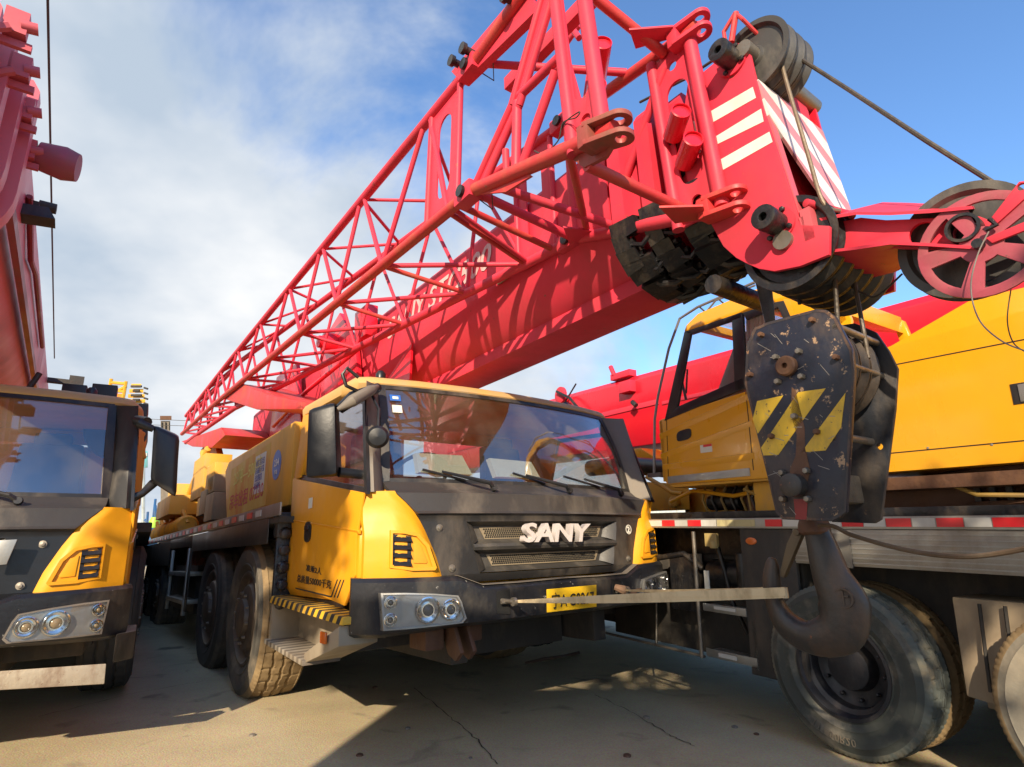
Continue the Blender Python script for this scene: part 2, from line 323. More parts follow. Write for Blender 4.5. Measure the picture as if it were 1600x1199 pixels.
def wheel(parent, o, ax, Rr, wd, side_m, tread_m, rim_m, deep=False, near=True, word=None):
    w = MB(); np_, n = tyre(w, (0, 0, 0), ax, Rr, wd, 360 if near else 120, 'block')
    root = MB()
    tob = w.build('tyre', side_m, None, smooth=True, ang=50); tob.data.materials.append(tread_m)
    nf = n
    Rm = Rr * 0.93
    for p in tob.data.polygons:
        c = V(p.center); ax_ = V(ax).normalized(); rad = (c - ax_ * c.dot(ax_)).length
        if rad > Rm: p.material_index = 1
    ri = Rr * 0.575; ax = V(ax).normalized()
    rm = MB()
    if deep:
        rm.lathe([(ri, 0.02), (ri + 0.004, 0.0), (ri - 0.014, -0.002), (ri - 0.022, 0.02), (ri - 0.026, 0.05), (ri - 0.05, 0.06), (ri - 0.055, 0.12), (ri - 0.08, 0.14), (ri * 0.5, 0.145), (ri * 0.48, 0.10), (ri * 0.44, 0.07), (ri * 0.40, 0.065), (0.001, 0.062)], (0, 0, 0), ax, 64, caps=False)
    else:
        rm.lathe([(ri, 0.02), (ri + 0.004, 0.002), (ri - 0.012, 0.0), (ri - 0.02, 0.02), (ri - 0.05, 0.045), (ri * 0.74, 0.035), (ri * 0.70, 0.01), (ri * 0.62, 0.0), (ri * 0.42, 0.0), (ri * 0.40, -0.03), (ri * 0.34, -0.04), (0.001, -0.042)], (0, 0, 0), ax, 48, caps=False)
    ro = rm.build('rim', rim_m, tob)
    a = ax.orthogonal().normalized(); b = ax.cross(a); nb = MB()
    dpt = 0.13 if deep else -0.012; rb = ri * (0.66 if deep else 0.54)
    for k in range(10):
        t = 2 * math.pi * k / 10; c = (a * math.cos(t) + b * math.sin(t)) * rb
        nb.lathe([(0.011, 0), (0.011, -0.022), (0.006, -0.026), (0.0, -0.027)], c + ax * dpt, ax, 6)
        if deep:
            c2 = (a * math.cos(t + 0.3) + b * math.sin(t + 0.3)) * ri * 0.80
    nb.build('wheel_nut', STEEL if not deep else RIM, tob)
    tob.name = 'wheel'; tob.data.name = 'wheel'; tob.location = o; tob.parent = parent
    # sidewall lettering
    return tob

# ------------------------------------------------------------------ crane carrier cab (shared by the two crane trucks of one kind)
WW = 2.685
def vf(u, off=0.0):
    u = min(u, WW - u); xs = [.05, .12, .28, .6, .95, 1.34]; ys = [-.1, -.2, -.307, -.372, -.41, -.43]
    if u <= xs[0]: return ys[0] + off
    for i in range(5):
        if u <= xs[i + 1]: return ys[i] + (ys[i + 1] - ys[i]) * (u - xs[i]) / (xs[i + 1] - xs[i]) + off
    return ys[-1] + off
def lin(x, xs, ys):
    if x <= xs[0]: return ys[0]
    for i in range(len(xs) - 1):
        if x <= xs[i + 1]: return ys[i] + (ys[i + 1] - ys[i]) * (x - xs[i]) / (xs[i + 1] - xs[i])
    return ys[-1]
US = [.12, .14, .2, .28, .42, .6, .78, .95, 1.15, 1.3425]
US = US + [WW - u for u in reversed(US[:-1])]
def fpt(u, w, off=0.0): return V((u, vf(u, off), w))
def mu(s, u): return u if s < 0 else WW - u      # mirror across the cab
def cab(root, plate_text, logo=True, headlamp_sun=True):
    # --- lower shell
    rows = []
    for w, ins in ((.80, .03), (.86, .0), (1.14, .0), (1.18, .004), (1.40, .006), (1.44, .03)):
        r = [V((.12 + ins, 1.12, w))] + [V((min(max(u, .12 + ins), WW - .12 - ins), vf(u, .012 + ins) + (.11 if .5 < u < WW - .5 else 0) + (.12 if w > 1.39 else 0), w)) for u in US] + [V((WW - .12 - ins, 1.12, w))]
        rows.append(r)
    mb = MB().grid(rows, close=True)
    b = len(mb.v); mb.f.append(tuple(range(len(rows[0])))); mb.f.append(tuple(reversed(range(b - len(rows[0]), b))))
    shell = mb.build('cab_shell', YEL, root)
    # rear wall with window opening + roof
    mb = MB()
    mb.prism([[(.15, 1.08, 1.42), (WW - .15, 1.08, 1.42), (WW - .2, 1.08, 2.12), (.2, 1.08, 2.12)], [(.5, 1.08, 1.6), (WW - .5, 1.08, 1.6), (WW - .5, 1.08, 2.0), (.5, 1.08, 2.0)]], (0, .04, 0))
    for s in (-1, 1):   # rear quarter pillar, door head rail, A pillar
        u = lambda q: mu(s, q)
        mb.hexa([(u(.122), 1.13, 1.62), (u(.122), .98, 1.62), (u(.17), .98, 1.62), (u(.17), 1.13, 1.62), (u(.15), 1.10, 2.12), (u(.15), .78, 2.08), (u(.19), .78, 2.08), (u(.19), 1.10, 2.12)])
    mb.build('cab_back_wall', YEL, root, bev=.004)
    roof = MB(); rows = []
    for w, ins, fo in ((2.085, .02, .42), (2.10, .0, .395), (2.145, -.004, .37), (2.175, .012, .385), (2.20, .05, .43), (2.225, .14, .53), (2.235, .3, .7)):
        us = [min(max(u, .155 + ins), WW - .155 - ins) for u in US]
        r = [V((.155 + ins, 1.12 - ins * .5, w + .02))] + [V((q, vf(u, fo) + (.12 if u < .2 or u > WW - .2 else 0), w)) for u, q in zip(US, us)] + [V((WW - .155 - ins, 1.12 - ins * .5, w + .02))]
        rows.append(r)
    roof.grid(rows, close=True); n = len(rows[0]); b = len(roof.v); roof.f.append(tuple(range(n))); roof.f.append(tuple(reversed(range(b - n, b))))
    ro = roof.build('cab_roof', mat('dusty_roof_yellow', (0.60, 0.36, 0.12), 0.55, dirt=(0.36, 0.28, 0.18), amt=0.5, scale=3, bump=0.1), root)
    mb = MB()
    for c in ((.42, .25), (2.2, .3)):
        mb.lathe([(.018, 0), (.018, .03), (.035, .035), (.035, .07), (.02, .09), (.001, .092)], (c[0], c[1] + .02, 2.21), (0, 0, 1), 16)
    mb.build('roof_lamp', BLK, ro)
    # --- A pillars
    for s in (-1, 1):
        u = lambda q: mu(s, q)
        mb = MB(); rows = []
        for k in range(6):
            t = k / 5; w = 1.40 + t * .71
            a = V((u(.125 + .05 * t), -.24 + .17 * t, w - .0)); c = V((u(.272 + .05 * t), -.155 + .225 * t, w + .02)); mid = V((u(.16 + .05 * t), -.275 + .23 * t, w))
            m2 = V((u(.22 + .05 * t), -.225 + .24 * t, w + .01))
            rows.append([a, mid, m2, c])
        mb.slab(rows, (-.02 if s > 0 else .02, .035, 0)); mb.build('pillar', DUST if logo else BLKD, root, ang=50)
    # --- windscreen
    def wsp(t, k, off=0.0):   # t across 0..1, k up 0..1
        ub = .264 + (WW - .528) * t; ut = .318 + (WW - .636) * t
        u = ub + (ut - ub) * k; vb = vf(ub, .15); vt = vf(ut, .375)
        bow = .03 * math.sin(math.pi * k)
        return V((u, vb + (vt - vb) * k - bow + off, 1.477 + (2.125 - 1.477) * k))
    rows = [[wsp(i / 24, k / 6) for i in range(25)] for k in range(7)]
    ws = MB().slab(rows, (0, .006, 0)).build('windscreen', WIND, root)
    mb = MB()
    def strip(pts_in, pts_out): mb.slab([pts_out, pts_in], (0, .012, 0))
    strip([wsp(i / 24, .972, -.006) for i in range(25)], [wsp(i / 24, 1.02, -.006) for i in range(25)])
    strip([wsp(i / 24, .03, -.006) for i in range(25)], [wsp(i / 24, -.02, -.006) for i in range(25)])
    for t0, t1 in ((-.005, .018), (.982, 1.005)):
        strip([wsp(t1 if t0 < .5 else t0, k / 6, -.007) for k in range(7)], [wsp(t0 if t0 < .5 else t1, k / 6, -.007) for k in range(7)])
    mb.build('windscreen_seal', BLKD, ws)
    # --- black front panel: cowl, ledge and grille face
    def edge(w): return lin(w, [.90, 1.034, 1.178, 1.27, 1.33, 1.38, 1.41, 1.477], [.552, .512, .447, .40, .345, .285, .27, .266])
    def prow(w, off, n=29, u0=None, u1=None):
        e = edge(w); a = e if u0 is None else u0; c = WW - e if u1 is None else u1
        return [fpt(a + (c - a) * i / (n - 1), w, off) for i in range(n)]
    mb = MB()
    mb.slab([prow(1.476, .148), prow(1.43, .09), prow(1.405, .03), prow(1.395, -.005), prow(1.33, -.012), prow(1.29, -.02), prow(1.275, -.035)], (0, .03, -.004))
    mb.build('cowl', mat('dusty_dark_cowl', (.045, .040, .037), .5, dirt=(.22, .18, .14), amt=.34, scale=2.5, bump=.12), root, ang=30)
    mb = MB()
    mb.slab([prow(1.274, -.020), prow(1.25, -.008), prow(1.228, -.008)], (0, .02, 0))
    for a0, a1 in (((1.228), (.93)),):
        ws_ = [1.228, 1.20, 1.178, 1.12, 1.034, .98, .93]
        mb.slab([[fpt(edge(w) + (.70 + (1.228 - w) * .28 - edge(w)) * i / 8, w, -.008) for i in range(9)] for w in ws_], (0, .02, 0))
        mb.slab([[fpt(WW - edge(w) - (.70 + (1.228 - w) * .28 - edge(w)) * i / 8, w, -.008) for i in range(9)] for w in ws_], (0, .02, 0))
    mb.slab([prow(.93, -.008), prow(.905, -.002), prow(.885, .01)], (0, .02, 0))
    pan = mb.build('front_panel', BLKD if logo else BLK, root, ang=30)
    # grille recesses
    def gl(w): return .70 + (1.228 - w) * .28
    def gr(w): return WW - gl(w)
    mb = MB(); n = 21
    def row(w, off, ins=0): return [fpt(gl(w) + ins + (gr(w) - gl(w) - 2 * ins) * i / (n - 1), w, off) for i in range(n)]
    for wt, wb in ((1.228, 1.095), (1.065, .935)):
        mb.slab([row(wt, -.006), row(wt - .02, .05, .02), row(wt - .025, .058, .05), row(wb + .03, .058, .06), row(wb + .004, .012, .02), row(wb, -.016)], (0, .008, 0))
        for s in (0, 1):
            q = lambda w, off, ins: fpt((gl(w) + ins) if s == 0 else (gr(w) - ins), w, off)
            mb.slab([[q(wt, -.006, -.002), q(wb, -.016, -.002)], [q(wt - .02, .03, .05), q(wb + .02, .02, .06)], [q(wt - .025, .058, .075), q(wb + .03, .058, .085)]], (0, .008, 0))
    mb.slab([row(1.098, -.020), row(1.08, -.026), row(1.062, -.016)], (0, .03, 0))
    mb.build('grille_surround', mat('grille_grey', (.05, .047, .044), .45, dirt=(.20, .17, .13), amt=.3, scale=4), root, ang=30)
    for wt, wb in ((1.196, 1.125), (1.035, .968)):
        mb = MB(); mb.slab([row(wt, .052, .11), row(wb, .052, .13)], (0, .004, 0))
        ms = mb.build('grille_mesh', MESHM, root); hb = MB()
        nr = 5; nc = 62
        for r in range(nr):
            w = wb + .006 + (wt - wb - .012) * (r + .5) / nr
            for c in range(nc):
                x = gl(w) + .14 + (gr(w) - gl(w) - .28) * (c + (.5 if r % 2 else 0)) / nc
                p = fpt(x, w, .0505); hb.add([p + V((math.cos(k * math.pi / 3) * .0075, 0, math.sin(k * math.pi / 3) * .006)) for k in range(6)], [(0, 1, 2, 3, 4, 5)])
        hb.build('mesh_opening', HOLE, ms, smooth=False)
    if logo:
        lt = text('SANY', 'grille_lettering', PINKW, root, (1.045, -.475, 1.097), (1, -.005, -.012), (0, 0.02, 1), w=.575, h=.118, ext=.022, fat=.022, shear=.18)
        text('2', 'number_badge', WHT, root, (2.10, vf(2.12, -.014), 1.148), (1, .02, 0), (0, 0, 1), h=.045, ext=.001, fat=.03)
        mb = MB()
        c = V((2.117, vf(2.117, -.012), 1.171)); mb.prism([circ(c, (1, .12, 0), (0, 0, 1), .034, 28), circ(c, (1, .12, 0), (0, 0, 1), .028, 28)], (0, -.002, 0)); mb.build('badge_ring', WHT, root)
    mb = MB()
    for (u_, w_) in ((.53, 1.194), (.604, .967), (2.083, .967)) + (() if logo else ((2.15, 1.19),)):
        mb.lathe([(.021, 0), (.021, .006), (.012, .007), (.012, .016), (.001, .018)], fpt(u_, w_, -.007), (-.1, -1, 0), 14)
    mb.build('panel_bolt', STEEL, root)
    # --- yellow corner panels with vents
    for s in (-1, 1):
        u = lambda q: mu(s, q); mb = MB(); ws_ = [1.405, 1.385, 1.34, 1.29, 1.235, 1.178, 1.13, 1.09, 1.034, .96, .915]
        rows = []
        for w in ws_:
            e = min(edge(w), .552); bulge = -.018 - .035 * max(0, min(1, (1.26 - w) / .09)) * (1 if w > .95 else .7)
            rows.append([V((u(q), vf(q, bulge * (1 - .85 * max(0, (q - e + .05) / .05)) if True else 0), w)) for q in [.121 + (e - .121) * i / 12 for i in range(13)]])
        mb.slab(rows, (0, .03, 0)); cp = mb.build('corner_panel', YEL, root, ang=40)
        # raised rim and dark louvres
        def q_(a, w, o=-.062): return V((u(a), vf(a, o), w))
        rim = MB()
        loopo = [(.235, 1.185), (.30, 1.182), (.38, 1.165), (.44, 1.10), (.485, .975), (.475, .962), (.35, .965), (.235, .985)]
        loopi = [(.245, 1.168), (.30, 1.164), (.37, 1.148), (.424, 1.09), (.462, .982), (.46, .98), (.35, .981), (.246, 1.0)]
        k = len(loopo)
        rim.grid([[q_(a, w, -.050) for a, w in loopo], [q_(a, w, -.068) for a, w in loopo], [q_(a, w, -.068) for a, w in loopi], [q_(a, w, -.044) for a, w in loopi]], close=True)
        rim.build('vent_rim', YEL, cp, ang=30)
        lv = MB(); lv.slab([[q_(.25, 1.162, -.056), q_(.345, 1.148, -.056)], [q_(.25, 1.0, -.056), q_(.345, .985, -.056)]], (0, .01, 0)); 
        for j in range(4):
            w0 = 1.15 - j * .043
            lv.slab([[q_(.252, w0, -.058), q_(.343, w0 - .008, -.058)], [q_(.252, w0 - .024, -.074), q_(.343, w0 - .030, -.074)], [q_(.252, w0 - .03, -.060), q_(.343, w0 - .036, -.060)]], (0, .004, 0))
        lv.build('vent', BLK, cp, ang=20)
        iv = MB(); lp_ = [(.355, 1.12), (.395, 1.105), (.435, 1.01), (.43, 1.0), (.36, 1.005)]
        iv.prism([[q_(a, w, -.054) for a, w in lp_]], (0, -.006, 0)); iv.build('vent_blank', YEL, cp, bev=.002)
    # --- bumper
    bo = [(.16, -.10), (.075, -.19), (.068, -.225), (.10, -.262), (.187, -.345), (.4, -.425), (.6, -.468), (.746, -.492), (1.0, -.512), (1.3425, -.525)]
    bo = bo + [(WW - a, c) for a, c in reversed(bo[:-1])]
    top = lambda a: lin(min(a, WW - a), [.0, .60, .76, 1.34], [.938, .922, .862, .872])
    bot = lambda a: lin(min(a, WW - a), [.0, .2, .6, 1.34], [.635, .632, .655, .66])
    rows = []
    for kind in range(7):
        r = []
        for a, c in bo:
            t_, b_ = top(a), bot(a); cu_ = 1.3425 + (a - 1.3425)
            ins = [.12, .02, .0, .0, .012, .05, .14][kind]; w = [t_ + .004, t_, t_ - .022, b_ + .06, b_ + .02, b_, b_ + .01][kind]
            f = ins; cx_ = (1.3425 - a); d = V((cx_, 1.6 - c)).normalized() if False else V((cx_ * .25, .8)).normalized()
            r.append(V((a + d.x * f, c + d.y * f, w)))
        rows.append(r)
    mb = MB().grid(rows); bump = mb.build('bumper', mat('scuffed_black_bumper', (.014, .015, .020), .32, dirt=(.13, .11, .08), amt=.3, scale=4, bump=.2, chips=(.40, .38, .34), chip_amt=.03), root, ang=35)
    mb = MB()   # pale dusty ledge on the bumper top
    if logo: mb.slab([[V((a, c + .005, top(a) + .003)) for a, c in bo[6:13]], [V((a, c + .05, top(a) + .006)) for a, c in bo[6:13]]], (0, 0, .003)); mb.build('bumper_ledge', DUST, bump)
    mb = MB()
    for s in (-1, 1):
        u = lambda q: mu(s, q)
        mb.hexa([(u(.829), -.5, .71), (u(.915), -.51, .70), (u(.915), -.40, .70), (u(.829), -.40, .71), (u(.829), -.507, .83), (u(.915), -.514, .838), (u(.915), -.40, .838), (u(.829), -.40, .83)])
    mb.build('tow_recess', HOLE, bump)
    mb = MB()
    for s in (-1, 1):
        u = lambda q: mu(s, q)
        mb.tube([(u(.86), -.49, .78), (u(.875), -.60, .775)], .012); mb.lathe([(.024, -.01), (.024, .01)], (u(.878), -.60, .775), (1, 0, 0), 16)
        mb.tube([(u(.84), -.53, .77), (u(.91), -.535, .765)], .009)
    mb.build('tow_pin', STEEL, bump)
    # headlights
    for s in (-1, 1):
        u = lambda q: mu(s, q)
        def hp(a, w, o):
            q = lin(a, [.1, .187, .4, .6, .746], [-.262, -.345, -.425, -.468, -.492]); return V((u(a), q + o, w))
        loop = [(.175, .860), (.30, .855), (.45, .842), (.575, .825), (.595, .79), (.622, .705), (.60, .682), (.45, .678), (.30, .674), (.19, .674)]
        mb = MB()
        mb.add([hp(a, w, -.022) for a, w in loop] + [hp(.38, .765, -.022)], [(i, (i + 1) % 10, 10) for i in range(10)])
        mb.grid([[hp(a, w, -.022) for a, w in loop], [hp(a, w, .01) for a, w in loop]], close=True)
        hl = mb.build('headlight', mat('lamp_housing_grey', (.30, .30, .30), .3, .6, dirt=(.25, .22, .17), amt=.4, scale=8, bump=.05), root, ang=30)
        mb = MB(); ins = [(a + (.38 - a) * .05, w + (.765 - w) * .09) for a, w in loop]
        mb.grid([[hp(a, w, -.0) for a, w in loop], [hp(a, w, -.034) for a, w in loop], [hp(a, w, -.034) for a, w in ins], [hp(a, w, -.02) for a, w in ins]], close=True)
        mb.build('headlight_bezel', ALU if logo else DUST, hl, ang=30)
        def axis(a):
            e = .02; p, q = hp(a - e, 0, 0), hp(a + e, 0, 0); d = (q - p).normalized(); nrm = V((d.y, -d.x, 0)); return nrm if nrm.y < 0 else -nrm
        rings = MB(); darks = MB()
        for a, w, r in ((.41, .762, .068), (.535, .755, .056), (.225, .81, .034), (.225, .725, .034)):
            o = hp(a, w, -.024); rings.lathe([(r, -.002), (r, .012), (r * .9, .014), (r * .8, .004), (r * .55, -.001), (r * .5, .012), (r * .44, .012), (r * .40, .002)], o, axis(a), 28, caps=False)
            darks.lathe([(r * .42, 0), (r * .36, .006), (r * .2, .012), (.001, .014)], o, axis(a), 20)
        rings.build('reflector', CHROME, hl, ang=30); darks.build('lamp_bulb', mat('amber_bulb' if not logo else 'smoked_bulb', (.30, .22, .12) if not logo else (.10, .10, .10), .15, amt=.1, bump=0), hl)
        mb = MB(); mb.add([hp(a, w, -.047) for a, w in ins] + [hp(.38, .765, -.056)], [(i, (i + 1) % 10, 10) for i in range(10)])
        mb.grid([[hp(a, w, -.047) for a, w in ins], [hp(a, w, -.030) for a, w in ins]], close=True)
        mb.build('headlight_lens', LENS, hl, ang=20)
    # number plate
    pl = MB().hexa([(1.165, -.545, .690), (1.575, -.545, .688), (1.575, -.538, .688), (1.165, -.538, .690), (1.163, -.555, .821), (1.577, -.555, .822), (1.577, -.548, .822), (1.163, -.548, .821)]).build('number_plate', PLATE, root, bev=.002)
    if plate_text:
        text(plate_text, 'plate_characters', mat('plate_black', (.02, .02, .02), .5, amt=.1, bump=0), pl, (1.190, -.5565, .708), (1, 0, 0), (0, -.07, 1), w=.355, h=.092, ext=.001, fat=.004)
    else: pl.hide_render = False
    # chassis under the front
    mb = MB()
    mb.box((.5, -.30, .70), (WW - .5, .9, .80)); mb.box((.7, -.2, .42), (.82, 4.0, .68)); mb.box((WW - .82, -.2, .42), (WW - .7, 4.0, .68))
    mb.box((.3, .2, .5), (WW - .3, .5, .8)); mb.box((.15, .95, .8), (WW - .15, 1.1, 1.4)); mb.tube([(.5, 1.9, .58), (WW - .5, 1.9, .58)], .11)
    mb.box((.85, .1, .40), (WW - .85, 1.6, .62))
    mb.build('front_chassis', DARK, root, bev=.01)
    # --- doors
    for s in (-1, 1):
        u = lambda q: mu(s, q); d = -1 if s < 0 else 1
        lo_ = [(-.245, 1.395), (-.165, 1.15), (-.17, .95), (-.03, .785), (.80, .868), (.93, 1.0), (1.10, 1.38), (1.105, 1.628)]
        mb = MB().prism([[(u(.118), a, w) for a, w in lo_]], (-.02 * d * -1, 0, 0))
        mb = MB().prism([[(u(.125), a, w) for a, w in lo_]], (d * .018, 0, 0))
        door = mb.build('door', YEL, root, bev=.006)
        mb = MB()   # pressed swage line and the step under it
        mb.hexa([(u(.112), -.20, 1.17), (u(.112), 1.02, 1.30), (u(.125), 1.02, 1.30), (u(.125), -.20, 1.17), (u(.098), -.20, 1.19), (u(.098), 1.03, 1.32), (u(.125), 1.03, 1.325), (u(.125), -.20, 1.195)])
        mb.build('door_swage', YEL, door, bev=.003)
        fo = [(-.275, 1.385), (1.10, 1.628), (.80, 2.075), (.0, 2.02), (-.09, 1.98)]
        fi = [(-.225, 1.428), (1.035, 1.652), (.775, 2.035), (.01, 1.985), (-.06, 1.955)]
        uo = lambda w: .118 + .05 * max(0, (w - 1.4)) / .7
        mb = MB(); P = [V((u(uo(w)), a, w)) for a, w in fo]; Q = [V((u(uo(w)), a, w)) for a, w in fi]
        ex = V((d * .02, 0, 0)); mb.grid([P, Q, [p - ex * .9 for p in Q], [p - ex * .9 for p in P]], close=True)
        mb.f += [(i, (i + 1) % 5, 15 + (i + 1) % 5, 15 + i) for i in range(5)]
        mb.build('window_frame', BLK, door, ang=30)
        mb = MB().prism([[V((u(uo(w) + .012), a, w)) for a, w in fi]], (-d * .004, 0, 0)); mb.build('window', WINS, door)
        hb = MB().prism([[(u(.107), .666 + .062 * math.cos(t / 12 * math.pi), 1.22 + .068 * math.copysign(abs(math.sin(t / 12 * math.pi)) ** .5, math.sin(t / 12 * math.pi))) for t in range(24)]], (d * .010, 0, 0)).build('handle_recess', BLK, door, bev=.003)
        mb = MB().box((u(.085) if d < 0 else u(.1), .62, 1.232), (u(.1) if d < 0 else u(.085), .70, 1.262)); mb.build('door_handle', BLKD, door, bev=.004)
    # --- interior
    mb = MB(); mb.slab([[wsp(i / 12, -.02, .04 + j * .12) + V((0, 0, -.03)) for i in range(13)] for j in range(4)], (0, 0, -.15)); mb.build('dashboard', INTER, root)
    mb = MB()
    for c in (.72, 1.95):
        mb.box((c - .24, .55, 1.2), (c + .24, 1.0, 1.42)); mb.hexa([(c - .23, .88, 1.4), (c + .23, .88, 1.4), (c + .23, 1.0, 1.4), (c - .23, 1.0, 1.4), (c - .2, .95, 1.98), (c + .2, .95, 1.98), (c + .2, 1.05, 1.98), (c - .2, 1.05, 1.98)])
        mb.box((c - .12, .93, 1.96), (c + .12, 1.03, 2.06))
    mb.build('seat', SEAT, root, bev=.03)
    mb = MB(); c = V((.74, .30, 1.56)); ax_ = V((0, .75, .66)).normalized(); a_ = V((1, 0, 0)); b_ = ax_.cross(a_)
    mb.tube([c + a_ * .21 * math.cos(k * math.pi / 12) + b_ * .21 * math.sin(k * math.pi / 12) for k in range(25)], .014, 8); mb.tube([c, c - ax_ * .2], .03); mb.tube([c - a_ * .2, c + a_ * .2], .015)
    mb.build('steering_wheel', BLK, root)
    # wipers
    for (ua, ub_) in ((.92, .55), (1.55, 1.20), (2.12, 1.66)) if logo else ((2.0, 1.5), (1.2, .75)):
        mb = MB()
        t = lambda q: (q - .264) / (WW - .528)
        piv = fpt(ua, 1.435, .04); e = wsp(t(ua - .30), .10, -.02); b0 = wsp(t(ub_ - .05), .115, -.014); b1 = wsp(t(ua - .14), .02, -.016)
        mb.tube([piv, piv + V((-.04, -.02, .03)), e], [.016, .014, .008], 8); mb.tube([b0, b1], .008, 6); mb.lathe([(.025, 0), (.02, .02)], piv, (0, -1, .2), 12)
        mb.build('wiper', BLK, root)
    return dict(pan=pan, ws=ws, wsp=wsp, bump=bump, shell=shell)

def mirror(root, ub, vb, pts, arms, m=BLK):
    mb = MB(); mb.hexa(pts); o = mb.build('mirror', m, root, bev=.03, ang=60)
    mb = MB()
    for p, r in arms: mb.tube(p, r, 10)
    mb.build('mirror_arm', m, o); return o

# ------------------------------------------------------------------ telescopic boom, shared shape (coordinates of the main truck frame)
def boom(root, M=None, v_end=6.6, letters=True, grimy=True, RED=RED):
    """rounded box sections nested in one another; M moves the boom into another frame"""
    X = (M or Matrix()).copy()
    uc = 1.34
    def sec(v, hw, top, side, bot, n=20):
        """closed section outline: flat top, straight sides, round belly"""
        r = [V((uc - hw, v, top - .05)), V((uc - hw + .03, v, top)), V((uc + hw - .03, v, top)), V((uc + hw, v, top - .05)), V((uc + hw, v, side))]
        r += [V((uc + hw * math.cos(t * math.pi / n), v, side - (side - bot) * math.sin(t * math.pi / n))) for t in range(1, n)]
        r += [V((uc - hw, v, side))]
        return r
    def shell(v0, v1, hw, top, side, bot):
        a = [sec(v1, hw, top, side, bot), sec(v0, hw, top, side, bot)]; mb = MB().grid(a, close=True); n = len(a[0])
        mb.f.append(tuple(range(n))); mb.f.append(tuple(reversed(range(n, 2 * n)))); return mb
    base = shell(-1.46, v_end, .335, 3.36, 2.93, 2.47).build('boom_base_section', RED, root, M=X, ang=30)
    tag(base, None)
    kb = MB().box((uc - .15, -1.50, 2.425), (uc + .19, v_end, 2.56)); kb.box((uc - .162, -1.50, 2.42), (uc - .15, v_end, 2.50)); kb.build('boom_keel', RED, base, M=X, bev=.008)
    mb = MB()   # stiffening collar and bolted lugs at the mouth of the base section
    for v in (-1.46,):
        a = [sec(v, .335, 3.36, 2.93, 2.47), sec(v, .345, 3.375, 2.93, 2.458), sec(v + .05, .345, 3.375, 2.93, 2.458), sec(v + .05, .335, 3.36, 2.93, 2.47)]
        mb.grid(a, close=True)
    mb.build('boom_collar', RED, base, M=X, ang=30)
    # inner sections with their wear-pad collars
    for k in range(4):
        hw = .30 - .028 * k; v1 = -1.46; v0 = -1.56 - .20 * (k + 1)
        s = shell(v0, v1 + .3, hw, 3.31 - .03 * k, 2.78, 2.545 + .018 * k).build('boom_inner_section', RED, root, M=X, ang=30)
        v = -1.60 - .19 * k
        mb = MB(); P = (sec(v, hw - .01, 3.30 - .03 * k, 2.78, 2.55 + .018 * k), sec(v, hw + .085, 3.37 - .03 * k, 2.78, 2.43 + .025 * k), sec(v + .09, hw + .085, 3.37 - .03 * k, 2.78, 2.43 + .025 * k), sec(v + .09, hw - .01, 3.30 - .03 * k, 2.78, 2.55 + .018 * k))
        rg = MB(); rg.grid(P, close=True); rg.build('collar_ring', RED, s, M=X, ang=30)
        rnd = random.Random(k)
        for t in range(13 if grimy else 0):
            an = math.pi * (.06 + .90 * (t + .5 + rnd.uniform(-.3, .3)) / 13); c = V((uc + (hw + .07) * math.cos(an), v + .04, 2.78 - .34 * math.sin(an) ** .8)); r = .02 + .035 * rnd.random(); zz = rnd.uniform(.03, .12)
            e1_ = V((-math.sin(an), 0, -math.cos(an))) * (r + .02); e2_ = V((math.cos(an), 0, -math.sin(an))) * r
            mb.hexa([c + V((0, .06, 0)) + a_ * e1_ + b_ * e2_ for a_, b_ in ((-1, -1), (1, -1), (1, 1), (-1, 1))] + [c + V((0, -zz, 0)) + a_ * e1_ * .8 + b_ * e2_ * .8 for a_, b_ in ((-1, -1), (1, -1), (1, 1), (-1, 1))]); mb.lathe([(r * .5, 0), (r * .5, .02), (.001, .022)], c + V((0, -zz, 0)), (0, -1, 0), 6)
            if t % 2: mb.tube([c, c + V((0, -.10, -.05)), c + V((.02, -.20, .03)), c + V((0, -.26, .05))], .014, 6)
        if mb.v: mb.build('wear_pad_collar', GRIME if grimy else mat('dark_purple_collar', (.22, .06, .10), .5, dirt=(.06, .03, .05), amt=.5, bump=.3), s, M=X, ang=30)
    if letters:
        lt = text('SANY STC500', 'boom_lettering', mat('faded_letter_white', (.62, .48, .46), .6, dirt=(.55, .2, .2), amt=.5, scale=6), base, (uc - .340, 1.45, 3.02), (0, -1, .012), (0, 0, 1), w=1.75, h=.20, ext=.001, fat=.02, shear=.25)
        if M: lt.data.transform(X)
        t2 = MB().box((uc - .340, -.50, 2.86), (uc - .336, -.36, 2.95)).build('data_plate', mat('brass_plate', (.42, .32, .14), .4, .5, amt=.3), base, M=X)
    return base

# ------------------------------------------------------------------ MAIN CRANE TRUCK
crane = empty('crane_truck', MS, label='yellow and black crane truck in the middle with a yellow number plate', cat='crane truck')
info = cab(crane, '宁A·G9267', True)
# door writing
text('准乘2人', 'door_lettering', mat('door_letter_black', (.03, .03, .03), .5, amt=.1, bump=0), crane, (.104, .66, .968), (0, -1, -.075), (0, -.05, 1), w=.30, h=.042, ext=.0008, fat=.01)
text('总质量50000千克', 'door_lettering', MATS['door_letter_black'], crane, (.104, .84, .895), (0, -1, -.04), (0, -.05, 1), w=.66, h=.050, ext=.0008, fat=.005)
mb = MB(); mb.hexa([(.104, .86, .850), (.104, .18, .822), (.106, .18, .822), (.106, .86, .850), (.104, .86, .858), (.104, .18, .830), (.106, .18, .830), (.106, .86, .858)])
for k in range(3): mb.hexa([(.104, .18 - k * .05, .824), (.104, .165 - k * .05, .824), (.106, .165 - k * .05, .824), (.106, .18 - k * .05, .824), (.104, .09 - k * .05, .925), (.104, .075 - k * .05, .925), (.106, .075 - k * .05, .925), (.106, .09 - k * .05, .925)])
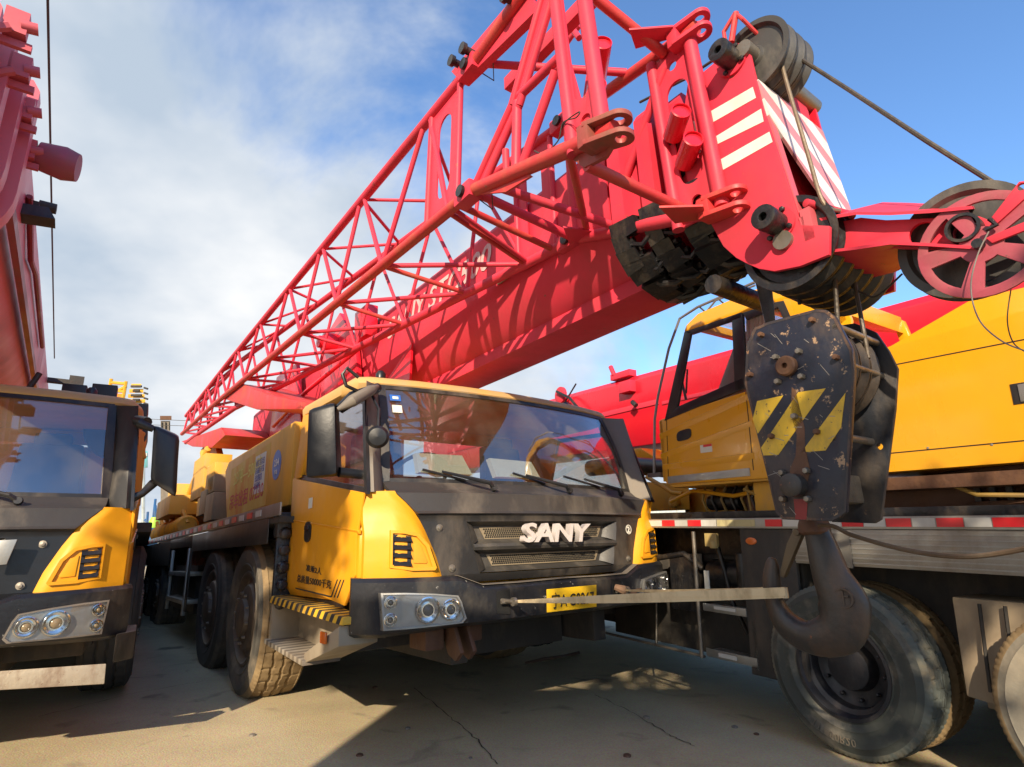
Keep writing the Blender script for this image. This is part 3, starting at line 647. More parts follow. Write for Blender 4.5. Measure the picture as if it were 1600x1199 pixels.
mb.build('door_pinstripe', MATS['door_letter_black'], crane)
MB().box((.103, .615, 1.375), (.106, .69, 1.445)).build('door_sticker', PAPER, crane)
# windscreen stickers and papers
wsp = info['wsp']
def wquad(t0, t1, k0, k1, m, name, off=-.009):
    MB().slab([[wsp(t0, k0, off), wsp(t1, k0, off)], [wsp(t0, k1, off), wsp(t1, k1, off)]], (0, .002, 0)).build(name, m, info['ws'])
wquad(.028, .062, .835, .905, BLUE, 'blue_sticker'); wquad(.036, .054, .855, .885, PAPER, 'sticker_print', -.0115)
wquad(.032, .062, .70, .785, PAPER, 'paper_sticker')
# the mirror's reflection in the screen corner is a disc, built further down
# big door mirror on its arms (left side of the truck)
p = [S(*q) for q in ((476, 748, 1, -.10), (527, 742, 1, -.20), (535, 744, 1, .02), (490, 748, 1, .06), (480, 640, 1, -.10), (524, 628, 1, -.20), (530, 630, 1, .02), (494, 640, 1, .06))]
mirror(crane, 0, 0, p, [([S(530, 640, 1, -.18), S(552, 622, 1, -.20), S(590, 606, 1, -.05)], [.03, .042, .03]), ([S(530, 738, 1, -.12), S(566, 742, 1, -.12)], [.03, .028])], mat('matt_black_mirror', (.010, .012, .017), .4, amt=.2, dirt=(.04, .037, .034), spec=.3))
mb = MB(); mb.tube([S(528, 640, 1, -.22), S(550, 627, 1, -.26), S(578, 611, 1, -.2), S(590, 604, 1, -.1)], [.012, .036, .034, .012], 12); mb.build('mirror_visor', DUST, crane)
mb = MB(); mb.tube([S(560, 612, 1, -.22), S(541, 603, 1, -.25), S(535, 585, 1, -.25), S(542, 575, 1, -.25), S(560, 590, 1, -.25)], .011, 8); mb.build('grab_loop', BLK, crane)
# dark disc modelled in place of a mirror's reflection at the screen corner
mb = MB(); c = S(590, 683, 1, -.30); mb.lathe([(.001, .03), (.05, .022), (.066, 0), (.062, -.012), (.001, -.014)], c, (-.35, -.8, -.1), 28); mb.tube([c, S(592, 640, 1, -.24), S(580, 614, 1, -.15)], .010, 8); mb.build('mirror_reflection', BLK, crane)
# papers on the dashboard
for i, q in enumerate((((650, 708), (722, 712), (738, 742), (655, 738)), ((765, 716), (830, 722), (845, 748), (776, 745)))):
    P = [S(x, y, 1, (.06 if j < 2 else -.02)) for j, (x, y) in enumerate(q)]
    mb = MB().prism([P], (0, .05, -.006)); o = mb.build('paper_sheaf', PAPER, None); o.parent = crane
# steps below the door
st = MB(); st.hexa([(.02, -.23, .705), (.02, 1.16, .752), (.20, 1.16, .752), (.16, -.23, .705), (.03, -.23, .745), (.03, 1.16, .80), (.20, 1.16, .80), (.16, -.23, .745)])
st.build('door_step', STEPM, crane, bev=.006)
mb = MB(); mb.box((.22, .30, .48), (.24, 1.16, .78)); mb.box((.03, 1.10, .47), (.24, 1.15, .78)); mb.hexa([(.02, -.2, .60), (.02, .34, .455), (.24, .34, .455), (.24, -.2, .60), (.02, -.2, .70), (.02, .34, .51), (.24, .34, .51), (.24, -.2, .70)])
mb.build('step_well', mat('bare_dusty_sheet', (.34, .28, .20), .6, amt=.4), crane, bev=.004)
mb = MB(); mb.hexa([(.0, .30, .448), (.0, 1.15, .49), (.23, 1.15, .49), (.23, .30, .448), (.0, .30, .478), (.0, 1.15, .52), (.23, 1.15, .52), (.23, .30, .478)])
mb.build('lower_step', stripes('worn_striped_step', (.34, .30, .24), (.14, .12, .10), (0, 1, 0), 12, .5, amt=.4), crane, bev=.004)
mb = MB().box((-.004, -.06, .60), (.01, .02, .66)); mb.build('marker_lamp', ORANGE, crane, bev=.004)
# tow jaw under the bumper
mb = MB()
for a in (.50, .57):
    q = lambda x, y: S(x, y, 1, -.35)
    mb.prism([[V((.62 + (a - .5) * 1.2, -.36, .66)), V((.62 + (a - .5) * 1.2, -.44, .52)), V((.62 + (a - .5) * 1.2, -.38, .47)), V((.62 + (a - .5) * 1.2, -.30, .50)), V((.62 + (a - .5) * 1.2, -.20, .66))]], (.03, 0, 0))
mb.box((.48, -.30, .53), (.60, -.1, .66)); mb.box((.72, -.30, .55), (.86, -.1, .66))
mb.build('tow_jaw', RUST, crane, bev=.012)
# wheels
R1 = .606
for i, v in enumerate((1.897, 3.34, 7.386, 8.758)):
    for s in (-1, 1):
        near = i == 0 and s < 0
        w = wheel(crane, (.03 if s < 0 else WW - .03, v, R1), (1, 0, 0) if s < 0 else (-1, 0, 0), R1, .36, RUBD if i == 0 else RUB, RUBT if (i == 0) else RUBD, RIMB, near=near)
# mudguards, chassis rails, deck edge
mb = MB(); mb.box((.03, 1.13, .62), (.42, 1.17, 1.36)); mb.hexa([(.02, 1.10, 1.20), (.02, 1.20, 1.20), (.42, 1.20, 1.20), (.42, 1.10, 1.20), (.02, 1.10, 1.38), (.02, 1.24, 1.38), (.42, 1.24, 1.38), (.42, 1.10, 1.38)])
for k in range(5): mb.lathe([(.05 - .006 * (k % 2), 0), (.03, -.03)], (.08, 1.10, .75 + k * .12), (0, 1, 0), 10)
mb.build('mudguard', mat('glossy_black_guard', (.02, .022, .03), .25, dirt=(.14, .12, .10), amt=.3, scale=8, bump=.6), crane, bev=.01)
mb = MB(); mb.box((.5, 1.2, .45), (WW - .5, 12.2, 1.0)); mb.box((.12, 4.75, .45), (WW - .12, 6.5, 1.0)); mb.box((.2, 1.1, 1.0), (WW - .2, 12.3, 1.30))
mb.build('chassis_frame', DARK, crane, bev=.01)
mb = MB(); mb.box((.0, 1.0, 1.30), (WW, 12.4, 1.345)); mb.build('deck', DARK, crane, bev=.006)
for s in (0, 1):
    a, c = ((.0, -.008) if s == 0 else (WW, WW + .008))
    mb = MB(); mb.box((a, 1.24, 1.16), (c, 4.5, 1.345)); mb.box((a, 4.5, 1.22), (c, 6.3, 1.345)); mb.box((a, 6.3, 1.0), (c, 12.4, 1.345)); mb.box((a, 4.45, .5), (c, 4.60, 1.2))
    mb.build('side_skirt', mat('dusty_dark_skirt', (.075, .068, .060), .35, .3, dirt=(.20, .17, .13), amt=.4, scale=3, bump=.2), crane, bev=.003)
    e = -.012 if s == 0 else WW + .012
    mb = MB(); mb.box((a, .95, 1.349), (e, 12.4, 1.44)); mb.build('deck_edge', ALU, crane, bev=.003)
    if s == 0:
        rb = MB(); wb = MB()
        for k in range(38):
            v0 = 1.45 + k * .28; (rb if k % 2 else wb).box((-.0125, v0, 1.372), (-.016, v0 + .17, 1.420))
        rb.build('reflective_stripe', REDR, crane); wb.build('reflective_stripe', WHR, crane)
mb = MB()   # boarding steps between the axles
for w in (.62, .93): mb.box((-.02, 4.62, w - .05), (.26, 6.05, w))
mb.box((-.015, 4.62, .45), (.02, 4.70, 1.2)); mb.box((-.015, 5.97, .45), (.02, 6.05, 1.2))
mb.build('boarding_step', ALU, crane, bev=.004)
mb = MB(); mb.lathe([(.26, 0), (.26, 1.1), (.2, 1.13)], (.42, 4.75, .95), (0, 1, 0), 24); mb.box((.14, 5.1, .7), (.5, 5.9, 1.2)); mb.build('air_tank', RUST, crane, bev=.01)
# engine cover behind the cab with its stickers
ec = [(1.20, 1.44), (1.20, 2.09), (3.55, 2.09), (3.70, 2.0), (3.48, 1.62), (3.36, 1.44)]
cov = MB().prism([[V((.12, a, w)) for a, w in ec]], (.95, 0, 0)).build('engine_cover', mat('engine_cover_yellow', (.72, .36, .03), .5, dirt=(.40, .26, .10), amt=.3, scale=3, bump=.08), crane, bev=.008)
c = V((.117, 1.62, 1.80)); MB().prism([circ(c, (0, 1, 0), (0, 0, 1), .125, 32, .125)], (.002, 0, 0)).build('round_sticker', BLUE, cov)
text('234', 'sticker_number', WHT, cov, (.115, 1.69, 1.79), (0, -1, 0), (0, 0, 1), w=.14, h=.06, ext=.0008, fat=.02)
text('吊装', 'sticker_text', WHT, cov, (.115, 1.66, 1.72), (0, -1, 0), (0, 0, 1), w=.08, h=.04, ext=.0008)
MB().prism([[(.118, 3.36, 1.47), (.118, 1.86, 1.49), (.118, 1.86, 2.03), (.118, 3.36, 1.98)]], (.002, 0, 0)).build('banner', mat('faded_banner', (.66, .42, .04), .5, dirt=(.62, .14, .04), amt=.75, scale=3.2, bump=.1), cov)
text('25吨—500吨', 'banner_text', mat('banner_yellow', (.72, .60, .08), .5, amt=.2, bump=0), cov, (.1165, 3.20, 1.78), (0, -1, .02), (0, 0, 1), w=1.1, h=.16, ext=.0008, fat=.01)
text('吊车出租 07230', 'banner_text', REDO, cov, (.1165, 3.28, 1.54), (0, -1, .02), (0, 0, 1), w=1.3, h=.16, ext=.0008, fat=.01)
MB().box((.1162, 1.98, 1.62), (.118, 2.34, 1.97)).build('notice', PAPER, cov)
text('承接工程吊装\n设备搬运安装\n长短期租赁\n电话预约', 'notice_text', mat('notice_blue', (.05, .10, .35), .6, amt=.1, bump=0), cov, (.1155, 2.31, 1.66), (0, -1, 0), (0, 0, 1), w=.30, h=.27, ext=.0005)
mb = MB(); mb.lathe([(.05, 0), (.05, .16), (.04, .17)], (.35, 1.22, 2.18), (0, 1, 0), 20); mb.lathe([(.06, .02), (.06, .05)], (.35, 1.22, 2.18), (0, 1, 0), 20); mb.box((.30, 1.24, 2.08), (.40, 1.34, 2.16)); mb.build('air_intake', STEEL, crane, bev=.004)
# slewing superstructure
mb = MB(); mb.lathe([(.75, 0), (.75, .12), (.68, .14), (.68, .2)], (1.34, 5.9, 1.35), (0, 0, 1), 48); mb.build('slew_ring', DARK, crane)
mb = MB(); mb.box((.55, 4.9, 1.55), (2.15, 8.6, 1.85)); mb.prism([[(.55, 5.6, 1.85), (.55, 8.4, 1.85), (.55, 8.4, 3.0), (.55, 7.4, 3.1)]], (.10, 0, 0)); mb.prism([[(2.03, 5.6, 1.85), (2.03, 8.4, 1.85), (2.03, 8.4, 3.0), (2.03, 7.4, 3.1)]], (.10, 0, 0))
mb.box((.15, 4.5, 1.62), (.62, 5.5, 1.86)); mb.box((.12, 4.35, 1.86), (.7, 4.85, 2.20)); mb.box((.2, 5.6, 1.9), (.55, 6.5, 2.5)); mb.box((.0, 7.0, 1.75), (.55, 8.6, 2.05))
mb.box((.25, 8.6, 1.6), (2.4, 9.6, 2.4)); mb.tube([(.3, 5.6, 1.9), (.35, 6.8, 2.7)], .05); mb.tube([(.3, 7.8, 1.9), (.35, 6.4, 2.7)], .05)
mb.build('superstructure', YELD, crane, bev=.012)
mb = MB(); mb.box((.10, 4.12, 1.50), (.60, 4.60, 1.82)); mb.box((.10, 4.62, 1.60), (.60, 5.0, 1.90)); mb.box((.12, 4.3, 1.84), (.58, 4.7, 2.05)); mb.build('toolbox', mat('faded_tan_box', (.36, .25, .12), .6, amt=.4), crane, bev=.015)
mb = MB()
for k in range(16):
    v = 6.6 + k * .21; mb.lathe([(.13, 0), (.16, .04), (.13, .08), (.12, .15)], (.22, v, 1.56), (0, 1, 0), 14)
    if k % 3 == 0: mb.tube([(.22, v, 1.6), (.16, v + .1, 1.78), (.2, v + .3, 1.62)], .03, 8)
mb.build('orange_hose_bundle', mat('orange_hose', (.75, .34, .02), .5, amt=.3, scale=8), crane)
mb = MB(); mb.prism([[S(x, y, 0, .30) for x, y in ((345, 622), (378, 600), (420, 618), (470, 628), (470, 640), (400, 640))]], (.65, 0, 0)); mb.prism([[S(x, y, 0, .35) for x, y in ((283, 690), (345, 668), (352, 680), (330, 700), (300, 698))]], (.6, 0, 0)); mb.build('jib_cradle', REDO, crane, bev=.01)
mb = MB()   # luffing cylinder head, hinge plates and clutter beside the boom
mb.prism([[(.93, 1.9, 2.5), (.93, 3.0, 2.45), (.93, 3.2, 3.5), (.93, 2.6, 3.7), (.93, 2.1, 3.2)]], (.05, 0, 0)); mb.prism([[(.86, 3.4, 2.3), (.86, 5.0, 2.3), (.86, 4.8, 3.5), (.86, 3.9, 3.45)]], (.05, 0, 0))
mb.lathe([(.12, -.05), (.12, .1), (.07, .12), (.07, .16)], (.9, 2.7, 3.35), (-1, 0, 0), 20); mb.lathe([(.10, -.05), (.10, .1)], (.88, 4.3, 3.1), (-1, 0, 0), 20)
mb.box((.84, 1.6, 3.10), (.96, 1.9, 3.42)); mb.tube([(.84, 1.7, 3.0), (.8, 3.2, 2.9), (.82, 4.6, 2.75)], .025)
mb.build('boom_bracket', REDC, crane, bev=.01)
MB().prism([[(.985, .92, 2.82), (.985, 1.62, 2.52), (.985, .95, 2.50)]], (.02, 0, 0)).build('boom_gusset', REDC, crane)
boom(crane, None)
rh = random.Random(31)
for k in range(22):
    an = rh.uniform(.28, .72) * math.pi; r_ = .40; v = rh.uniform(-2.15, -1.5)
    f_ = lambda a_, v_, q: V((1.34 + (r_ + q) * -math.cos(a_) * .92, v_, 2.80 - (r_ + q) * .92 * math.sin(a_)))
    p_ = [f_(an, v, .0), f_(an + .06, v - .06, .05), f_(an + .14, v - .13, .055), f_(an + .2, v - .2, .0)]
    MB().tube(p_, rh.uniform(.012, .024), 8).build('hose', GRIME, crane)

# ------------------------------------------------------------------ boom head of the main crane
hc = 1.31
def hs(x, y): return S(x, y, 0, 1.0)
ol = [(1161, 69), (1150, 70), (1136, 82), (1074, 133), (1060, 240), (1090, 330), (1108, 345), (1130, 385), (1150, 403), (1165, 411), (1185, 420), (1210, 424), (1250, 416), (1295, 398), (1296, 353), (1253, 351), (1245, 330), (1230, 284), (1194, 175), (1177, 110), (1171, 84)]
pn = [hs(*q) for q in ol]
head = MB().prism([pn], (.022, 0, 0)).build('boom_head', RED, crane, bev=.003)
MB().prism([[V((1.60, p.y, p.z)) for p in pn]], (.022, 0, 0)).build('head_far_plate', REDC, head, bev=.003)
# front tie plate with white hatching, its lower edge cut in a long curve
fa, fb = V((0, -2.384, 3.07)), V((0, -2.455, 2.34))
def fpn(u, t, o=0.0): q = fa.lerp(fb, t); return V((u, q.y + o, q.z))
rows = []
for k in range(9):
    u_ = 1.012 + .595 * k / 8; tb = .30 + .62 * (1 - (1 - k / 8) ** 1.7)
    rows.append([fpn(u_, .02 + (tb - .02) * j / 6, -.004) for j in range(7)])
MB().slab(rows, (0, .012, 0)).build('head_front_plate', HATCH, head)
mb = MB()
mb.slab([[fpn(1.012 + .03 * 0, .3, 0), fpn(1.012, 1.0, 0)], [fpn(1.06, .36, 0), fpn(1.06, 1.0, 0)]], (0, .012, 0)); mb.box((1.0, -2.47, 2.27), (1.62, -2.45, 2.31)); mb.box((1.0, -2.50, 2.20), (1.06, -2.46, 2.34))
mb.build('head_edge_flange', REDP, head)
for q in (((1083, 190), (1176, 136), (1181, 153), (1086, 207)), ((1088, 232), (1189, 170), (1193, 190), (1091, 240)), ((1102, 263), (1202, 206), (1207, 222), (1106, 279))):
    MB().prism([[S(x, y, 0, .998) for x, y in q]], (.0015, 0, 0)).build('white_stripe', WHT, head)
# bosses
for (x, y, bx, by) in ((1130, 72, 1145, 96), (1186, 345, 1216, 352)):
    b = hs(bx, by); mb = MB(); mb.lathe([(.075, .0), (.075, -.012)], b, (1, 0, 0), 28)
    mb.build('boss_flange', RED, head)
    mb = MB(); mb.lathe([(.048, -.0), (.048, -.09)], b, (1, 0, 0), 20); c = b + V((-.12, 0, 0))
    mb.prism([circ(c, (0, 1, 0), (0, 0, 1), .052, 18), circ(c, (0, 1, 0), (0, 0, 1), .018, 12)], (.05, 0, 0))
    for t in range(4): d = V((0, math.cos(t * 1.57 + .6), math.sin(t * 1.57 + .6))) * .062; mb.lathe([(.012, 0), (.012, -.014), (.001, -.016)], b + d + V((-.012, 0, 0)), (1, 0, 0), 6)
    mb.build('pin_boss', GRIME, head, bev=.004)
mb = MB(); mb.tube([hs(1150, 20), hs(1143, 66)], .014, 8); mb.tube([hs(1148, 22), hs(1131, 50), hs(1133, 64)], .010, 8); mb.tube([hs(1150, 22), hs(1160, 30), S(1190, 60, 0, 1.1)], .009, 8); mb.build('rope_guard', REDO, head)
def sheave(name, c, r, m, parent, w=.05, groove=True, n=56, spokes=0):
    mb = MB(); mb.lathe([(r * .25, -w * .5), (r * .30, -w * .3), (r * .80, -w * .22), (r * .86, -w * .5), (r, -w * .5), (r * 1.0, -w * .42), (r * .9, -w * .1), (r * .9, w * .1), (r, w * .42), (r, w * .5), (r * .86, w * .5), (r * .8, w * .22), (r * .3, w * .3), (r * .25, w * .5)], c, (1, 0, 0), n)
    return mb.build(name, m, parent, ang=30)
SHV = mat('grey_nylon_sheave', (.055, .052, .048), .45, dirt=(.17, .15, .12), amt=.4, scale=5, bump=.2)
for k in range(3): sheave('head_sheave', (1.09 + k * .075, -2.38 + .02, 3.235), .178, SHV, crane, .07)
for k in range(6): sheave('head_sheave', (1.07 + k * .088, -2.38, 2.24), .20, SHV if k == 5 else GRIME, crane, .085)
mb = MB(); mb.lathe([(.04, 0), (.04, .66)], (.98, -2.36, 3.235), (1, 0, 0), 16); mb.lathe([(.04, 0), (.04, .66)], (.98, -2.38, 2.24), (1, 0, 0), 16); mb.build('sheave_axle', STEEL, head)
mb = MB(); mb.box((1.06, -2.53, 2.30), (1.60, -2.48, 2.34)); mb.tube([(1.0, -2.49, 2.36), (1.25, -2.56, 2.35)], .018); mb.build('rope_keeper', RED, head, bev=.005)
# dark hook-block stop hanging under the head
mb = MB(); mb.hexa([S(1196, 508, 0, 1.2), S(1212, 506, 0, 1.2), S(1212, 506, 0, 1.26), S(1196, 508, 0, 1.26), S(1176, 424, 0, 1.2), S(1204, 424, 0, 1.2), S(1204, 424, 0, 1.26), S(1176, 424, 0, 1.26)]); mb.tube([S(1246, 450, 0, 1.2), S(1250, 476, 0, 1.2)], .01, 6); mb.build('limit_switch_weight', GRIME, crane, bev=.006)
mb = MB(); mb.tube([(1.02, -2.02, 2.20), (1.5, -2.0, 2.22)], .045); mb.build('lower_cross_tube', GRIME, head)

# ------------------------------------------------------------------ rooster sheave arm
A = lambda x, y: S(x, y, 0, 1.10)
arm = MB().prism([[A(1290, 352), A(1345, 340), A(1385, 344), A(1530, 338), A(1560, 350), A(1556, 380), A(1530, 392), A(1400, 388), A(1300, 400)], circ(A(1441, 365), (0, 1, 0), (0, 0, 1), .042, 20), circ(A(1511, 362), (0, 1, 0), (0, 0, 1), .036, 20)], (.018, 0, 0)).build('rooster_arm', RED, crane, bev=.002)
mb = MB(); mb.lathe([(.050, .01), (.050, -.05), (.040, -.05), (.040, .03)], A(1511, 362), (1, 0, 0), 24, caps=False); mb.tube([A(1490, 388) + V((-.01, 0, 0)), A(1520, 383) + V((-.01, 0, 0)), A(1550, 360) + V((-.01, 0, 0))], .006, 6); mb.build('pivot_bush', GRIME, arm)
def flange(P0, P1, wid, m, name):
    mb = MB(); mb.slab([[p for p in P0], [p for p in P1]], (0, 0, .012)); return mb.build(name, m, arm)
tp0 = [A(1285, 355), A(1380, 320), A(1450, 322), A(1530, 326), A(1528, 340)]
flange([A(x, y) + V((-.05, 0, 0)) for x, y in ((1285, 352), (1345, 342), (1400, 343), (1460, 340), (1528, 334))], [S(x, y, 0, 1.45) for x, y in ((1300, 340), (1380, 320), (1420, 321), (1480, 324), (1530, 327))], 0, RED, 'arm_flange')
flange([A(x, y) + V((-.05, 0, 0)) for x, y in ((1288, 402), (1345, 396), (1400, 388), (1460, 391), (1530, 396))], [S(x, y, 0, 1.42) for x, y in ((1305, 430), (1340, 440), (1400, 425), (1440, 405), (1530, 402))], 0, RED, 'arm_flange')
MB().prism([[V((1.42, p.y, p.z + .03)) for p in (A(1290, 352), A(1345, 340), A(1530, 338), A(1556, 380), A(1530, 392), A(1400, 388), A(1300, 400))]], (.018, 0, 0)).build('arm_far_plate', RED, arm)
MB().slab([[A(1330 + 3 * math.sin(k / 8 * math.pi) * 3, 345 + k * 6.4) for k in range(9)], [S(1360 + 3 * math.sin(k / 8 * math.pi) * 3, 345 + k * 6.4, 0, 1.2) for k in range(9)]], (.01, 0, 0)).build('arm_web', REDP, arm)
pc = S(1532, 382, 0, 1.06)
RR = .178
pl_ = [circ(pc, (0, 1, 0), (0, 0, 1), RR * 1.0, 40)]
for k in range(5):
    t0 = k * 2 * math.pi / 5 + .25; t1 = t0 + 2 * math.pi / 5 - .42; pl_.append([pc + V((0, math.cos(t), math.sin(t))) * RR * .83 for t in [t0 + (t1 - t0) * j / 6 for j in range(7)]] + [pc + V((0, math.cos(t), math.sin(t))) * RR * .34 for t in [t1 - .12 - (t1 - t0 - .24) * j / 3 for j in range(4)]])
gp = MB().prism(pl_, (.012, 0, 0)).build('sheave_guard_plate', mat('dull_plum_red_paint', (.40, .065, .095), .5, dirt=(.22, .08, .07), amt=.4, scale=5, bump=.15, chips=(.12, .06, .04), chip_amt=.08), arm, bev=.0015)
big = sheave('rooster_sheave', (1.17, S(1512, 378, 0, 1.17).y, S(1512, 378, 0, 1.17).z), .205, SHV, crane, .06)
mb = MB(); mb.prism([[S(1545, 345, 0, 1.05), S(1555, 352, 0, 1.05), S(1612, 300, 0, 1.05), S(1606, 282, 0, 1.05), S(1592, 284, 0, 1.05)], circ(S(1596, 292, 0, 1.05), (0, 1, 0), (0, 0, 1), .012, 12)], (.015, 0, 0)); mb.prism([[S(1540, 372, 0, 1.05), S(1550, 380, 0, 1.05), S(1640, 345, 0, 1.05), S(1640, 330, 0, 1.05)]], (.012, 0, 0)); mb.build('arm_lug', RED, arm, bev=.002)
mb = MB(); mb.tube([S(1546, 342, 0, 1.04), S(1557, 352, 0, 1.04), S(1540, 360, 0, 1.04)], .008, 6); mb.lathe([(.016, 0), (.016, -.03)], S(1531, 384, 0, 1.05), (1, 0, 0), 12); mb.build('cotter_pin', GRIME, arm)

# ------------------------------------------------------------------ ropes, slings and wires of the main crane (things that hang or lie on it)
def rope(name, pts, r, m, label, cat='rope', group=None, n=8, smooth_=True):
    pts = [V(p) for p in pts]
    if smooth_ and len(pts) > 2:
        out = []
        for i in range(len(pts) - 1):
            p0, p1, p2, p3 = pts[max(i - 1, 0)], pts[i], pts[i + 1], pts[min(i + 2, len(pts) - 1)]
            for k in range(8):
                t = k / 8; out.append(.5 * ((2 * p1) + (p2 - p0) * t + (2 * p0 - 5 * p1 + 4 * p2 - p3) * t * t + (3 * p1 - p0 - 3 * p2 + p3) * t ** 3))
        pts = out + [pts[-1]]
    ws = [MS @ p for p in pts]; o = MB().tube(ws, r, n).build(name, m, None); return tag(o, label, cat, group)
rope('hoist_rope', [S(1228, 72, 0, 1.22), S(1241, 86, 0, 1.2), S(1330, 143, 0, 1.18), S(1450, 222, 0, 1.17), S(1560, 291, 0, 1.17)], .009, ROPE, 'thick dark wire rope crossing the blue sky from the boom head to the big pulley', smooth_=False)
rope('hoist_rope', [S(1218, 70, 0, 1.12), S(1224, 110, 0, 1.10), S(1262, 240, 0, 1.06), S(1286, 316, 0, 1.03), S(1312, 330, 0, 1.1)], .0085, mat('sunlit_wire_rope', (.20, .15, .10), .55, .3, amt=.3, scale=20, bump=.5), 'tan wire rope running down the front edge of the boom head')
rope('hoist_rope', [S(1170, 60, 0, 1.15), S(1112, 96, 0, 1.2), S(1070, 124, 0, 1.22), S(1000, 160, 0, 1.25)], .008, ROPE, 'short thin cable passing back over the boom behind the lattice jib', smooth_=False)
rope('hoist_rope', [S(1302, 410, 0, 1.18), S(1305, 440, 0, 1.18), S(1311, 540, 0, 1.2)], .009, ROPE, 'left one of two ropes between the boom head and the hook block', smooth_=False)
rope('hoist_rope', [S(1331, 405, 0, 1.30), S(1337, 450, 0, 1.30), S(1357, 560, 0, 1.3)], .009, ROPE, 'right one of two ropes between the boom head and the hook block', smooth_=False)
rope('wire', [S(1545, 362, 0, 1.02), S(1527, 400, 0, 1.02), S(1517, 450, 0, 1.02), S(1530, 500, 0, 1.02), S(1565, 533, 0, 1.02), S(1606, 550, 0, 1.02)], .0022, mat('grey_wire', (.22, .2, .18), .5, amt=.1), 'thin grey wire looping down from the big pulley in front of the yellow hood', 'wire')
rope('wire', [S(1580, 450, 0, 1.1), S(1574, 500, 0, 1.1), S(1583, 535, 0, 1.1), S(1605, 552, 0, 1.1)], .0018, DARK, 'dark wire hanging at the right edge below the big pulley', 'wire')
rope('sensor_cable', [S(1330, 448, 0, 1.3), S(1352, 460, 0, 1.3), S(1372, 462, 0, 1.3), S(1410, 428, 0, 1.3)], .004, DARK, 'thin black sensor cable with a plug under the pulley arm', 'cable')
rope('rope', [S(1262, 822, 0, 1.22), S(1300, 822, 0, 1.2), S(1330, 836, 0, 1.2), S(1400, 856, 0, 1.1), S(1470, 868, 0, 1.0), S(1540, 868, 0, .95), S(1640, 850, 0, .9)], .008, mat('brown_hemp_rope', (.13, .085, .05), .8, amt=.4, scale=20, bump=.6), 'brown rope tied round the hook neck and led off to the right edge')

# ------------------------------------------------------------------ hook block
UN, UF = 1.07, 1.43
hb = empty('hook_block', MS, label='scratched navy hook block with yellow hazard stripes hanging from the boom head', cat='hook block')
hbM = lambda x, y, u=UN: S(x, y, 0, u)
nl = [(1178, 512), (1200, 503), (1275, 483), (1290, 484), (1305, 495), (1331, 545), (1335, 580), (1322, 800), (1312, 808), (1300, 815), (1222, 812), (1212, 802), (1200, 750), (1163, 600), (1166, 540)]
P = [hbM(*q) for q in nl]
pl1 = MB().prism([P, circ(hbM(1195, 700), (0, 1, 0), (0, 0, 1), .013, 12), circ(hbM(1299, 684), (0, 1, 0), (0, 0, 1), .017, 12)], (.022, 0, 0)).build('side_plate', NAVY, hb, bev=.003)
pl1['label'] = 'near side plate with yellow hazard stripes'
cy = sum(p.y for p in P) / len(P)
fl_ = [(1335, 505), (1368, 519), (1388, 548), (1402, 576), (1398, 640), (1376, 812), (1366, 818), (1300, 816), (1240, 760), (1215, 620), (1240, 540), (1290, 512)]
P2 = [S(x, y, 0, UF) for x, y in fl_]
MB().prism([P2, circ(S(1374, 698, 0, UF), (0, 1, 0), (0, 0, 1), .013, 12)], (.022, 0, 0)).build('side_plate', mat('grimy_navy_plate', (.022, .026, .036), .5, dirt=(.13, .10, .07), amt=.5, scale=4, bump=.4, chips=(.14, .09, .06), chip_amt=.08), hb, bev=.003)
# hazard bands laid on the near plate
cxy = (1250, 650)
inn = [hbM(x + (cxy[0] - x) * .05, y + (cxy[1] - y) * .028, UN - .001) for x, y in nl]; outr = [hbM(x + (cxy[0] - x) * .006, y + (cxy[1] - y) * .004, UN - .001) for x, y in nl]
MB().prism([outr, inn], (.0008, 0, 0)).build('worn_rim', mat('worn_rim_paint', (.035, .030, .034), .5, dirt=(.20, .10, .05), amt=.6, scale=9, bump=.3, chips=(.26, .14, .07), chip_amt=.22, chip_s=2.5), pl1)
rs_ = random.Random(21)
for k in range(26):
    x, y = rs_.uniform(1180, 1310), rs_.uniform(510, 795); a_ = rs_.uniform(-.5, .9); L_ = rs_.uniform(5, 24); x2, y2 = x + L_ * math.cos(a_), y + L_ * math.sin(a_)
    if abs(x2 - 1248) < 62 - max(0, y2 - 640) * .12: MB().prism([[hbM(x, y, UN - .002), hbM(x2, y2, UN - .002), hbM(x2, y2 + 1.1, UN - .002), hbM(x, y + .8, UN - .002)]], (.0006, 0, 0)).build('scratch', mat('scratch_grey', (.30, .28, .26), .6, amt=.2), pl1)
def inb(q): return [hbM(x, y, UN - .0015) for x, y in q]
for q in (((1183, 627), (1224, 618), (1184, 678), (1176, 655)), ((1247, 613), (1290, 607), (1216, 711), (1193, 712), (1189, 700)), ((1321, 614), (1314, 668), (1290, 704), (1252, 707))):
    MB().prism([inb(q)], (.0012, 0, 0)).build('hazard_band', HAZY, pl1)
MB().prism([inb(((1240, 780), (1262, 780), (1260, 812), (1243, 812)))], (.001, 0, 0)).build('red_mark', mat('dull_red_mark', (.25, .02, .02), .5, amt=.3), pl1)
MB().prism([inb(((1237, 605), (1243, 610), (1257, 668), (1258, 700), (1266, 735), (1262, 752), (1236, 756), (1234, 735), (1243, 712), (1245, 680), (1236, 650)))], (.0009, 0, 0)).build('dirt_streak', RUST, pl1)
def bolts(c, pts, r, m=STEEL):
    mb = MB()
    for x, y in pts: mb.lathe([(r, 0), (r, -.018), (r * .8, -.024), (.001, -.025)], hbM(x, y), (1, 0, 0), 6)
    mb.build('bolt', m, hb)
bolts(None, [(1214, 559), (1250, 550), (1217, 597), (1254, 589), (1224, 739), (1262, 736), (1225, 780), (1264, 780), (1243, 651)], .013)
